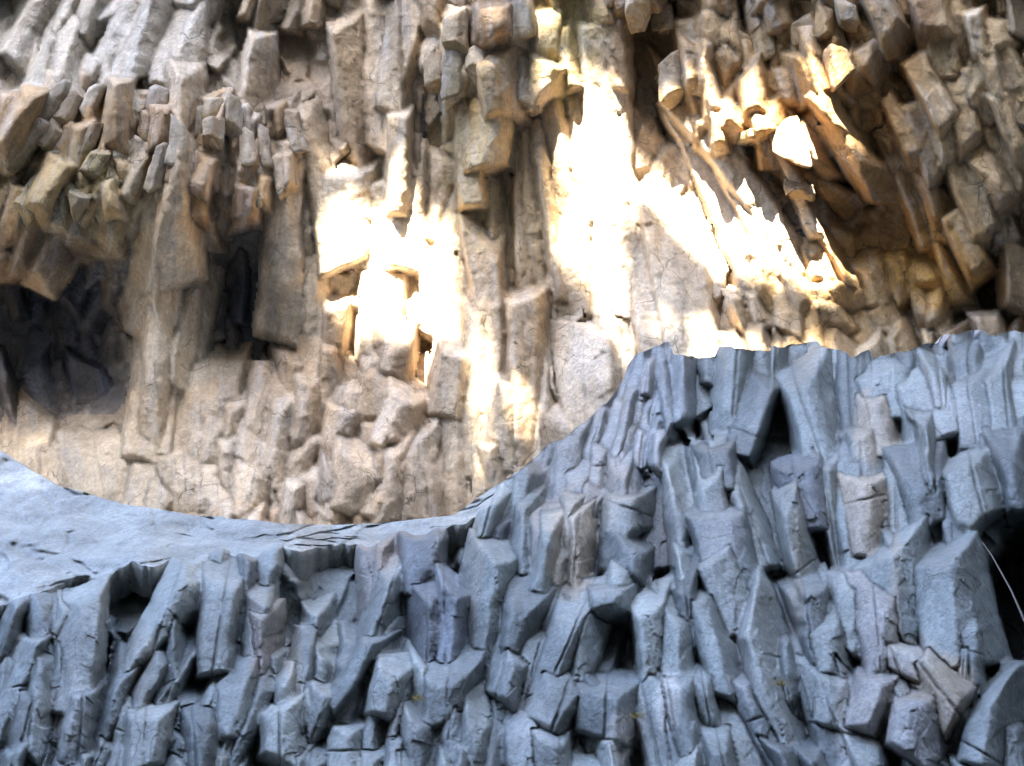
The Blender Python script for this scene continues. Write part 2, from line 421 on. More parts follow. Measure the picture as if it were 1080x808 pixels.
def zone(name, part, label, cat, poly, D, ang, w, L, pm, ps, pj=0.5, k=0.35, mat=None, pal=None, endcol=None, colfn=None,
         sharp=12, ends=(0.3, 0.3), amp=0.03, freq=2.2, tiltsd=0.25, fine=0.012, ring=0.05, rec=(), jit=0.3, concave=0.0, gap=0.0, seed=None, limit=None, skip=(), flat=1.0, wr=(0.72, 1.35)):
    global rng
    if seed is not None: rng = np.random.default_rng(seed)
    poly = [tuple(map(float, q)) for q in poly]
    us = [q[0] for q in poly]; vs = [q[1] for q in poly]
    v0, v1 = min(vs), max(vs); vm = (v0 + v1) / 2
    span = (v1 - v0) * 1.2
    u = min(us) - span; seeds = []
    while u < max(us) + span:
        seeds.append(u)
        u += w * rng.uniform(*wr)
    def trace(u0):
        vv = np.arange(v0, v1 + 4, 4.0); out = np.zeros_like(vv); i0 = int(np.argmin(abs(vv - vm)))
        out[i0] = u0
        for i in range(i0 + 1, len(vv)): out[i] = out[i - 1] + 4 * math.tan(math.radians(float(ang(out[i - 1], vv[i - 1]))))
        for i in range(i0 - 1, -1, -1): out[i] = out[i + 1] - 4 * math.tan(math.radians(float(ang(out[i + 1], vv[i + 1]))))
        return vv, out
    lines = [trace(s_) for s_ in seeds]
    datas = []
    for a, b in zip(lines[:-1], lines[1:]):
        vv = a[0]; cu = (a[1] + b[1]) / 2; width = b[1] - a[1]
        ca = np.cos(np.radians(ang(cu, vv)))
        hw = np.clip(width * ca / 2, w * 0.22, w * 1.0)
        ins = poly_in(poly, cu, vv)
        if ins.sum() < 4: continue
        i = 0; n = len(vv)
        while i < n:
            if not ins[i]: i += 1; continue
            j = i
            while j < n and ins[j]: j += 1
            s_, e_ = i * 4 + v0 + rng.uniform(-jit, jit) * w, j * 4 + v0 + rng.uniform(-jit, jit) * w
            pcur = rng.normal(pm, ps); t = s_
            while t < e_ - w * 0.35:
                le = rng.uniform(*L)
                t2 = t + le
                if e_ - t2 < L[0] * 0.5: t2 = e_
                mv = (t + t2) / 2
                mu = float(np.interp(mv, vv, cu))
                if rng.random() < pj: pcur = rng.normal(pm, ps)
                else: pcur = pcur + rng.normal(0, 0.02)
                pp = pcur
                for (ru, rv, a_, b_, am) in rec:
                    if ((mu - ru) / a_) ** 2 + ((mv - rv) / b_) ** 2 < 1: pp += am
                if not any(((mu - ru) / a_) ** 2 + ((mv - rv) / b_) ** 2 < 1 for (ru, rv, a_, b_) in skip) and rng.random() > gap:
                    tv = np.linspace(t, t2, 9)
                    pu = np.interp(tv, vv, cu) + (rng.normal(0, 0.04) * w); ph = np.interp(tv, vv, hw) * rng.uniform(0.92, 1.08)
                    c = np.array(pal[rng.integers(len(pal))]) * rng.uniform(0.85, 1.15)
                    dt = prism(pu, tv, ph, D, pp, k=k, sharp=sharp * rng.uniform(.7, 1.3), ends=ends, tiltsd=tiltsd, amp=amp, freq=freq, ring_len=ring, col=c,
                               endcol=endcol, fine=fine, colfn=colfn, concave=concave * rng.uniform(0.2, 1.2), flat=flat)
                    uin = sum(1 for q in (0, 4, 8) if -5 < pu[q] < 1085 and -5 < tv[q] < 813)
                    datas.append((uin * float(ph.mean()) * (t2 - t), dt))
                t = t2
            i = j
    datas.sort(key=lambda d: -d[0])
    cen = np.mean([d[1][0].mean(0) for d in datas], 0); lowz = min(d[1][0][:, 2].min() for d in datas)
    root = empty(name, (cen[0], cen[1], lowz), label, cat)
    for _, d in datas[:100]: link_part(part, d, mat, root)
    if len(datas) > 100:
        o = link_part(part + "_mass", merge([d for _, d in datas[100:]]), mat, root); o["kind"] = "stuff"
    print(name, len(datas))
    return root

# ------------------------------------------------------------------ continuous rock sheets
def plates(u, v, nseed, box, sx, sy, seed, tilt=1.0, cw=0.16):
    """flat, slightly tipped plates with open joints between them: returns height and joint depth (0..1)"""
    g = np.random.default_rng(seed)
    su = g.uniform(box[0], box[1], nseed); svv = g.uniform(box[2], box[3], nseed)
    off = g.normal(0, 1, nseed); tu = g.normal(0, tilt, nseed); tv = g.normal(0, tilt, nseed)
    U = u.ravel(); V = v.ravel(); hgt = np.empty(len(U)); crk = np.empty(len(U))
    for i in range(0, len(U), 20000):
        uu = U[i:i + 20000, None]; vv = V[i:i + 20000, None]
        d = ((uu - su[None]) / sx) ** 2 + ((vv - svv[None]) / sy) ** 2
        a = np.argpartition(d, 1, axis=1)[:, :2]
        da = np.take_along_axis(d, a, 1); sw = da[:, 0] > da[:, 1]
        i1 = np.where(sw, a[:, 1], a[:, 0]); d1 = np.sqrt(da.min(1)); d2 = np.sqrt(da.max(1))
        hgt[i:i + 20000] = off[i1] + tu[i1] * (uu[:, 0] - su[i1]) / sx + tv[i1] * (vv[:, 0] - svv[i1]) / sy
        crk[i:i + 20000] = 1 - sstep(0.0, cw, d2 - d1)
    return np.clip(hgt, -2.5, 2.5).reshape(u.shape), crk.reshape(u.shape)

def grid_faces(nr, nc):
    i = np.arange(nr - 1)[:, None] * nc + np.arange(nc - 1)[None]
    return np.stack([i, i + nc, i + nc + 1, i + 1], -1).reshape(-1, 4)

def sheet(name, u, v, Y, mat, colr, colfn, extra_rows=None):
    pts = P(u, v, Y)
    if extra_rows is not None: pts = np.concatenate([extra_rows(pts[0])[::-1], pts]) 
    nr, nc = pts.shape[:2]
    V = pts.reshape(-1, 3)
    V = V + vnoise(V * 1.1, 4) * np.array([0.02, 0.05, 0.02]) * 2
    C = np.repeat(np.array(colr)[None], len(V), 0)
    C = colfn(V, C) * np.clip(1 + .6 * fbm(V * np.array([2.2, 1.2, 6.0]) + 4, 4), .6, 1.3)[:, None]
    A = np.stack([V[:, 0] * 1.0, V[:, 2] * 0.7 + V[:, 1] * 0.3, np.full(len(V), 3.0)], -1)
    return make_mesh(name, V, [grid_faces(nr, nc)], mat, C, A)

def back_side(row):
    out = []
    for dy, dz in ((0.3, -.05), (0.9, -.35), (1.6, -1.1), (2.2, -2.6), (2.6, -6.0)):
        q = row.copy(); q[:, 1] += dy; q[:, 2] = np.maximum(q[:, 2] + dz, -0.4); out.append(q)
    return np.array(out)

def edge(u):
    u = np.asarray(u, float)
    return np.interp(u, EDG[:, 0], EDG[:, 1]) + 11 * perlin(np.stack([u / 31, u * 0 + 3, u * 0], -1)) + 3 * perlin(np.stack([u / 11, u * 0 + 8, u * 0], -1))
# smooth ledge at the left top of the outcrop
EDG = np.array([(-260,650),(-100,648),(0,640),(60,618),(140,598),(200,588),(300,584),(330,578),(400,574),(440,566),(500,548),(545,515)], float)
uu = np.arange(-260, 546, 2.0); tt = np.linspace(0, 1, 90)
ed = edge(uu); ri = ridge(uu) - 3
Ul = np.repeat(uu[None], len(tt), 0); Vl = ri[None] * (1 - tt[:, None]) + np.maximum(ed, ri + 6)[None] * tt[:, None]
h1, c1 = plates(Ul + 1.6 * Vl, Vl + 14 * fbm(np.stack([Ul / 60, Vl / 40, Ul * 0], -1), 3), 260, (400, 1700, 440, 680), 3.4, 0.8, 31, 0.03, 1.6)
h3, c3 = plates(Ul + 18 * fbm(np.stack([Ul / 50, Vl / 50, Ul * 0 + 5], -1), 3), Vl, 120, (-260, 560, 440, 680), 1.6, 1.0, 33, 0.03, 3.0)
Yl_ = Df(Ul, Vl) - 0.02 - 0.016 * h1 + 0.10 * c1 ** 1.5 * (fbm(np.stack([Ul / 90, Vl / 40, Ul * 0 + 16], -1), 2) > -.1) - 0.022 * h3 + 0.10 * c3 ** 1.5 * (fbm(np.stack([Ul / 70, Vl / 50, Ul * 0 + 6], -1), 2) > -.05) + 0.24 * fbm(np.stack([Ul / 90, Vl / 35, Ul * 0 + 3], -1), 3)
Yl_ = blur(Yl_, 1)
lip = np.array([[0.03], [0.10], [0.28]])
Ul = np.r_[Ul, np.repeat(uu[None], 3, 0)]; Vl = np.r_[Vl, Vl[-1:] + np.array([[7], [18], [34]])]; Yl_ = np.r_[Yl_, Yl_[-1:] + lip]
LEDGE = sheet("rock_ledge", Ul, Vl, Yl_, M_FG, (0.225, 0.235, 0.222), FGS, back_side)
tag(LEDGE, "smooth pale ledge of worn rock sloping across the left, below the cliff foot", "rock ledge")

# ------------------------------------------------------------------ jointed rock faces: columns cut into blocks, each block its own piece
def cliff_top(row):
    out = []
    for dy, dz in ((.5, 5), (.4, 11), (1.2, 18), (2.5, 24), (8, 26), (40, 27)):
        q = row.copy(); q[:, 1] += dy; q[:, 2] += dz; out.append(q)
    return np.array(out)

def rock_union(U, V, D, ang_pts, zones, rec, heroes, seed, du, namp, soft=1, push=None, back=.38, rbase=0.0, skew=0.0, joint=.55):
    """a rock face as a pile of convex, flat-faced blocks: every block is an intersection of tipped planes, the face is their union"""
    g = np.random.default_rng(seed)
    AT = TPS(ang_pts, reg=0.02)
    n0, n1 = U.shape
    DD = D(U, V)
    q3 = np.stack([U / 55, V / 55, U * 0 + seed], -1)
    wx = fbm(q3, 3); wy = fbm(q3 + 40, 3); wz = fbm(np.stack([U / 14, V / 14, U * 0 + seed], -1), 2)
    Uw, Vw = U + 5 * wx + 1.0 * wz, V + 5 * wy + 1.0 * wz
    umin = U[0, 0]; vtop = V[0]; vbot = V[-1]
    prims = []                                     # u, v, angle, hw, hl, p, zone, hero
    def in_rec(u, v, hw, hl): return any(((u - ru) / (a_ + .5 * hw)) ** 2 + ((v - rv) / (b_ + .45 * hl)) ** 2 < 1 for (ru, rv, a_, b_, am) in rec)
    def facets(z, h=None):
        rl = z['relief'] * g.uniform(.7, 1.3)
        mx = z.get('mixl', 0)
        ln_ = z['lean'] + (mx * .6 if h else mx * g.choice([.8, 1.3, -1.2]))
        f = dict(rl=rl, a0=g.uniform(-.35, .6) if skew else g.uniform(-.5, .5), m1=g.uniform(.15, .8) * rl, m2=g.uniform(.5, 1.5 if skew else 1.0) * rl, ln=ln_,
                 gl=g.uniform(2.2, 6), gr=g.uniform(1.6, 5), f3=(g.uniform(.55, .95), g.normal(0, .18)) if g.random() < .6 else None, fl=bool(z.get('flute')) and g.random() < .7, dt=g.normal(0, z['tilt'], 3))
        if g.random() < .2: f['m1'], f['m2'], f['a0'] = f['m2'], f['m1'], -f['a0']
        return f
    for zi, z in enumerate(zones):
        us = [q[0] for q in z['poly']]; vs = [q[1] for q in z['poly']]
        u0, u1 = max(min(us), umin - 20), min(max(us), U[0, -1] + 20); v0, v1 = max(min(vs), V.min() - 20), min(max(vs), V.max() + 20)
        vm = (v0 + v1) / 2; w = z['w']; vv = np.arange(v0, v1 + 4, 4.0); i0 = len(vv) // 2
        seeds = []; u = u0 - (v1 - v0) * .7
        while u < u1 + (v1 - v0) * .7:
            seeds.append(u); u += w * g.choice([.55, .8, 1.0, 1.25, 1.6], p=[.15, .25, .27, .2, .13])
        X = np.zeros((len(vv), len(seeds))); X[i0] = seeds
        for i in range(i0 + 1, len(vv)): X[i] = X[i - 1] + 4 * np.tan(np.radians(np.clip(AT(X[i - 1], vv[i - 1] + 0 * X[0]), -62, 62)))
        for i in range(i0 - 1, -1, -1): X[i] = X[i + 1] - 4 * np.tan(np.radians(np.clip(AT(X[i + 1], vv[i + 1] + 0 * X[0]), -62, 62)))
        for c in range(len(seeds) - 1):
            cu = (X[:, c] + X[:, c + 1]) / 2; wd = X[:, c + 1] - X[:, c]
            t = v0 - g.uniform(0, z['L'][1]); pc = g.normal(z['pm'], z['ps']); fs = facets(z)
            while t < v1:
                le = g.uniform(*z['L']); mv = t + le / 2; t += le
                mu = float(np.interp(mv, vv, cu)); hw = float(np.interp(mv, vv, wd)) / 2
                if not poly_in(z['poly'], mu, mv): continue
                if g.random() < z['pj']: pc = g.normal(z['pm'], z['ps']); fs = facets(z)
                an = float(np.clip(AT(mu, mv), -62, 62))
                hw = float(np.clip(hw * math.cos(math.radians(an)), .3 * w, .95 * w))
                if in_rec(mu, mv, hw, le / 2) or g.random() < z['gap']: continue
                an += g.normal(0, z['turn'])
                prims.append((mu, mv, an, hw * g.uniform(*z.get('lap', (1.08, 1.42))), le / 2 / max(math.cos(math.radians(an)), .5) * g.uniform(1.0, 1.18), pc + g.normal(0, .025), zi, None, fs))
    nreg = len(prims)
    for h in heroes:
        if h['p'] < -.1: continue
        (ua, va), (ub, vb) = h['path'][0], h['path'][-1]
        ln = math.hypot(ub - ua, vb - va); an = math.degrees(math.atan2(ub - ua, vb - va))
        mu, mv = (ua + ub) / 2, (va + vb) / 2
        zi = next((i for i, z in enumerate(zones) if poly_in(z['poly'], mu, mv)), 0)
        prims.append((mu, mv, an, max(h['hw']) * (.9 if skew else 1.05), ln / 2 * 1.02, h['p'] * .85, zi, h, facets(zones[zi], h)))
    NP = len(prims)
    hol = np.zeros(U.shape)
    for (ru, rv, a_, b_, am) in rec:
        d = np.sqrt(((U + 20 * wx + 7 * wz - ru) / a_) ** 2 + ((V + 24 * wy + 6 * wz - rv) / b_) ** 2); hol = np.maximum(hol, -1.25 * am * (1 - sstep(.72, 1.12, d)) * np.clip(1.0 - .45 * (Vw - rv) / b_, .3, 1.3))
    hol = np.where(U > 1030, hol, np.minimum(hol, .5))
    bf, bc_ = plates(Uw, Vw, int(np.ptp(U) * np.ptp(V) / 700), (U.min(), U.max(), V.min(), V.max()), 1.0, 1.5, seed + 5, .06)
    Y = DD + back + hol - .07 * bf
    Ybed = Y.copy()
    ids = np.full(U.shape, NP); rough = np.ones(U.shape)
    LA = np.zeros(U.shape); LB = np.zeros(U.shape); hair = np.zeros(U.shape)
    order = g.permutation(NP)
    for b in order:
        mu, mv, an, hw, hl, p, zi, h, fs = prims[b]; z = zones[zi]
        ext = max(hw, hl) * 1.35 + 10
        j0, j1 = int(np.clip((mu - ext - umin) / du, 0, n1)), int(np.clip((mu + ext - umin) / du + 1, 0, n1))
        if j1 - j0 < 2: continue
        jm = (j0 + j1) // 2; dv = (vbot[jm] - vtop[jm]) / (n0 - 1)
        lo = min(vtop[j0], vtop[j1 - 1], vtop[jm]); 
        i0_, i1_ = int(np.clip((mv - ext - max(vtop[j0], vtop[j1 - 1], vtop[jm])) / dv - 2, 0, n0)), int(np.clip((mv + ext - lo) / dv + 3, 0, n0))
        if i1_ - i0_ < 2: continue
        sl = (slice(i0_, i1_), slice(j0, j1))
        ca, sa = math.cos(math.radians(an)), math.sin(math.radians(an))
        x = Uw[sl] - mu; y = Vw[sl] - mv
        Dc = float(D(np.array(mu), np.array(mv))); m = Dc / F
        a = (x * ca - y * sa) * m; bb = (x * sa + y * ca) * m
        HW, HL = hw * m, hl * m
        jit = lambda: 1 + g.normal(0, .12)
        Hh = .5 * HW * fs['rl'] * jit(); a0 = HW * (fs['a0'] + g.normal(0, .08)); m1, m2 = fs['m1'] * jit(), fs['m2'] * jit()
        t1, t2, t3 = fs['ln'] + fs['dt'] + g.normal(0, z['tilt'] * .4, 3)
        f1 = Hh + m1 * (a - a0) + t1 * bb
        f2 = Hh - m2 * (a - a0) + t2 * bb
        hh = np.minimum(f1, f2)
        if fs['f3']: hh = np.minimum(hh, Hh * fs['f3'][0] + fs['f3'][1] * a + t3 * bb)
        if fs['fl']: hh = np.minimum(f1, f2) * .3 + HW * (.1 + .8 * np.clip(abs(a) / HW, 0, 1) ** 2) * .8
        hh = np.minimum(hh, fs['gl'] * jit() * (HW + a + g.normal(0, .07) * bb)); hh = np.minimum(hh, fs['gr'] * jit() * (HW - a + g.normal(0, .07) * bb))
        gt = g.uniform(*z['gt']); gb = g.uniform(*z['gb'])
        hh = np.minimum(hh, gt * (HL + bb + g.normal(0, .4) * a)); hh = np.minimum(hh, gb * (HL - bb + g.normal(0, .4) * a))
        if g.random() < .5:                                     # a corner broken off
            sx, sy = g.choice([-1, 1]), g.choice([-1, 1]); cc = g.uniform(.8, 1.5)
            hh = np.minimum(hh, cc * ((HW * .95 - sx * a) + (HL - sy * bb) * HW / HL * g.uniform(.6, 1.6)) * 1.1)
        hh = np.where(hh < 0, hh * (3.0 if skew else 1.7), hh)
        Yp = Dc + z['k'] * (DD[sl] - Dc) - p - hh + (0 if h or not skew else hol[sl] * 1.0)
        ok = (Yp < Y[sl]) & (hh > -.9)
        Y[sl] = np.where(ok, Yp, Y[sl]); ids[sl] = np.where(ok, b, ids[sl]); LA[sl] = np.where(ok, a, LA[sl]); LB[sl] = np.where(ok, bb + p * 7 + b, LB[sl])
        hc = np.zeros(a.shape)
        if skew and g.random() < .42:
            w_ = g.uniform(1.0, 1.8) * m
            hc = np.exp(-((a - HW * g.uniform(-.5, .5) - g.normal(0, .06) * bb - .04 * wx[sl]) / w_) ** 2)
        elif skew and g.random() < .22:
            hc = np.maximum(hc, np.exp(-((bb - HL * g.uniform(-.6, .6) - g.normal(0, .35) * a - .03 * wy[sl]) / (1.2 * m)) ** 2))
        hair[sl] = np.where(ok, hc, hair[sl])
        rgh = np.where(f2 < f1, 1.0, .15) if skew else np.full(a.shape, .5)
        rough[sl] = np.where(ok, rgh if not (h and h.get('rough')) else 1.4, rough[sl])
    # open joints where two blocks meet nearly flush
    e = np.zeros(U.shape)
    for ax in (0, 1):
        df = np.roll(ids, 1, ax) != ids
        if ax == 0: df[0] = False
        else: df[:, 0] = False
        e = np.maximum(e, df)
    gate = np.clip(joint + 1.6 * wx + .9 * wz, 0, 1.1)
    crk = np.clip(blur(e, 1) * 1.3, 0, 1) * gate
    crk = np.maximum(crk, .7 * hair * np.clip(gate + .1, 0, 1))
    if push is not None:
        Y = np.where(push > .05, np.maximum(Y, DD + .02 + .9 * push), Y)
        Ybed = np.where(push > .05, np.maximum(Ybed, DD + .02 + .9 * push), Ybed)
    Y = blur(Y, soft)
    if skew: Y = .45 * Y + .55 * blur(Y, 5)
    Y = Y + .06 * crk
    rough = blur(rough, 2) + rbase
    p3 = P(U, V, Y)
    big = fbm(p3 * 1.6, 3); mid = fbm(p3 * 6.0 + 3, 4); fin = fbm(p3 * 17.0 + 5, 3)
    h2, c2 = plates(Uw + 6 * wy, Vw, int(np.ptp(U) * np.ptp(V) / 260), (U.min(), U.max(), V.min(), V.max()), 1.0, 1.35, seed + 6, .08)
    nz_ = namp * (.7 * big + rough * (.42 * mid + .16 * fin + .16 * h2))
    Y = Y - nz_
    Ybed = blur(Ybed, soft) - nz_ + .004
    pts = P(U, V, Y)
    cols = np.zeros((NP + 1, 3)); zarr = np.zeros(NP + 1, int); hero = {}
    for b, (mu, mv, an, hw, hl, p, zi, h, fs) in enumerate(prims):
        z = zones[zi]; zarr[b] = zi
        cols[b] = h['col'] if h and 'col' in h else np.array(z['pal'][g.integers(len(z['pal']))]) * g.uniform(.85, 1.15)
        if h: hero[b] = h
    # the bedrock behind the blocks belongs to the zone it lies in
    zmap = np.full(U.shape, -1)
    for zi, z in enumerate(zones):
        zmap = np.where((zmap < 0) & poly_in(z['poly'], U, V), zi, zmap)
    zmap = np.where(zmap < 0, 0, zmap)
    bed = ids == NP
    ids = np.where(bed, NP + zmap, ids)
    zc = np.array([np.mean(z['pal'], 0) * .9 for z in zones])
    cols = np.concatenate([cols[:NP], zc]); zarr = np.concatenate([zarr[:NP], np.arange(len(zones))])
    C = cols[ids] * np.clip(1 + .5 * fbm(np.stack([U / 34, V / 60, U * 0 + seed + 7], -1), 4), .65, 1.4)[..., None]
    cnt = np.maximum(np.bincount(ids.ravel(), minlength=len(cols)), 1)
    mu_ = np.bincount(ids.ravel(), U.ravel(), len(cols)) / cnt; mv_ = np.bincount(ids.ravel(), V.ravel(), len(cols)) / cnt
    return dict(V=pts.reshape(-1, 3), ids=ids, C=C.reshape(-1, 3), A=np.stack([LA.ravel(), LB.ravel(), (ids.ravel() % 97) * 1.7], -1), zi=zarr, shape=U.shape,
                bed=P(U, V, Ybed).reshape(-1, 3), zmap=zmap, zc=zc, row0=pts[0], mu=mu_, mv=mv_, crk=crk, hero=hero, bed0=NP)

def emit_field(fd, zones, mat, colfn, bedname, bedlabel, bedcat, topfn=None, topname=None, topparent=None, topcol=(0.3, 0.3, 0.3)):
    nr, nc = fd['shape']
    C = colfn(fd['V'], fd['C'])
    if mat is M_BG: C = C * np.array([1.16, 1.05, 0.90])
    C = C * (1 - 0.5 * np.clip(fd['crk'].ravel(), 0, 1)[:, None])          # darker along the open joints
    faces = grid_faces(nr, nc); fg_ = fd['ids'][:-1, :-1].copy()
    comp = np.arange(fg_.size).reshape(fg_.shape)
    for _ in range(400):
        old = comp.copy()
        for ax in (0, 1):
            for d_ in (1, -1):
                sh = np.roll(comp, d_, ax); same = np.roll(fg_, d_, ax) == fg_
                if ax == 0: same[0 if d_ == 1 else -1] = False
                else: same[:, 0 if d_ == 1 else -1] = False
                comp = np.where(same, np.minimum(comp, sh), comp)
        if (old == comp).all(): break
    cc = np.bincount(comp.ravel(), minlength=fg_.size); best = {}
    for c_ in np.nonzero(cc)[0]:
        b_ = fg_.ravel()[c_]
        if b_ not in best or cc[c_] > cc[best[b_]]: best[b_] = c_
    keep = np.zeros(fg_.size, bool); keep[list(best.values())] = True
    keep |= (fg_.ravel() >= fd['bed0']) & (cc[np.arange(fg_.size)] > 6)
    fg_ = np.where(keep[comp], fg_, -1)
    for _ in range(300):
        if (fg_ >= 0).all(): break
        for d_ in ((1, 1), (-1, 1), (1, 0), (-1, 0)): fg_ = np.where(fg_ < 0, np.roll(fg_, d_[0], d_[1]), fg_)
    fid = fg_.ravel()
    o_ = np.argsort(fid, kind='stable'); fs = fid[o_]; st = np.searchsorted(fs, np.arange(fs.max() + 2))
    per = {}
    for b in range(fs.max() + 1):
        if st[b + 1] > st[b]:
            h = fd['hero'].get(b)
            if h and 'label' in h:
                f = faces[o_[st[b]:st[b + 1]]]; uq, inv = np.unique(f, return_inverse=True)
                tag(make_mesh(h.get('name', 'boulder'), fd['V'][uq], [inv.reshape(-1, 4)], mat, C[uq], fd['A'][uq]), h['label'], h.get('cat', 'rock'))
                continue
            z = zones[fd['zi'][b]]
            vis = (-10 < fd['mu'][b] < 1090) and (-10 < fd['mv'][b] < 818)
            per.setdefault(fd['zi'][b], []).append(((1e9 if b >= fd['bed0'] else vis * (st[b + 1] - st[b])), o_[st[b]:st[b + 1]]))
    for zi_, lst in per.items():
        z = zones[zi_]; lst = [q for q in lst if q[0] < 1e9]; lst.sort(key=lambda q: -q[0])
        if not lst: continue
        allf = np.concatenate([q[1] for q in lst]); vs = fd['V'][np.unique(faces[allf])]
        root = empty(z['name'], (vs[:, 0].mean(), vs[:, 1].mean(), vs[:, 2].min()), z['label'], z['cat'])
        def emit(fidx, nm):
            f = faces[fidx]; uq, inv = np.unique(f, return_inverse=True)
            o = make_mesh(nm, fd['V'][uq], [inv.reshape(-1, 4)], z.get('mat') or mat, C[uq], fd['A'][uq]); adopt(o, root); return o
        for _, fidx in lst[:100]: emit(fidx, z['part'])
        if len(lst) > 100:
            o = emit(np.concatenate([q[1] for q in lst[100:]]), z['part'] + "_mass"); o["kind"] = "stuff"
        print(z['name'], len(lst))
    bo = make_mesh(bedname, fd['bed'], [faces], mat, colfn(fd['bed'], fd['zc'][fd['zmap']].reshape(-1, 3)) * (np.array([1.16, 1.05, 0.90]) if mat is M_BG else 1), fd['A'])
    tag(bo, bedlabel, bedcat)
    if topfn is not None:
        t = topfn(fd['row0']); t = np.concatenate([fd['row0'][None], t])
        V = t.reshape(-1, 3)
        return make_mesh(topname, V, [grid_faces(*t.shape[:2])[:, ::-1]], mat, np.repeat(np.array([topcol]), len(V), 0), np.stack([V[:, 0], V[:, 1], V[:, 2]], -1))

def Z(name, part, label, cat, poly, L, pal, pm=0.0, ps=0.1, pj=0.5, k=0.4, relief=1.0, mat=None, hang=0.0, flute=0.0, w=30, gap=0.0, turn=4.0, tilt=.14, lean=0.0, gt=(.6, 3.0), gb=(1.5, 5.0)):
    if hang: gt, gb, turn, tilt = (2.0, 6.0), (.7, 2.2), 9.0, .3
    return dict(name=name, part=part, label=label, cat=cat, poly=poly, L=L, pal=pal, pm=pm, ps=ps, pj=pj, k=k, relief=relief, mat=mat, hang=hang, flute=flute, w=w, gap=gap, turn=turn, tilt=tilt, lean=lean, gt=gt, gb=gb)

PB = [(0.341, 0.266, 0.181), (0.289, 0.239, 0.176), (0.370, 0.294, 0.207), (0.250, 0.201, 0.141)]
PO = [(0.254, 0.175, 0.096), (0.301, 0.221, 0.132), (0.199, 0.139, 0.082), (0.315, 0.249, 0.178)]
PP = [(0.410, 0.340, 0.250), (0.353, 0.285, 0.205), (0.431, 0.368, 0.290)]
PD = [(0.045, 0.045, 0.05), (0.065, 0.06, 0.06), (0.035, 0.036, 0.042), (0.10, 0.088, 0.08), (0.075, 0.078, 0.09)]  # dark basalt with the shade of the hollows put into its colour
PF = [(0.176, 0.193, 0.186), (0.155, 0.170, 0.165), (0.216, 0.232, 0.220), (0.119, 0.132, 0.131), (0.194, 0.205, 0.192)]
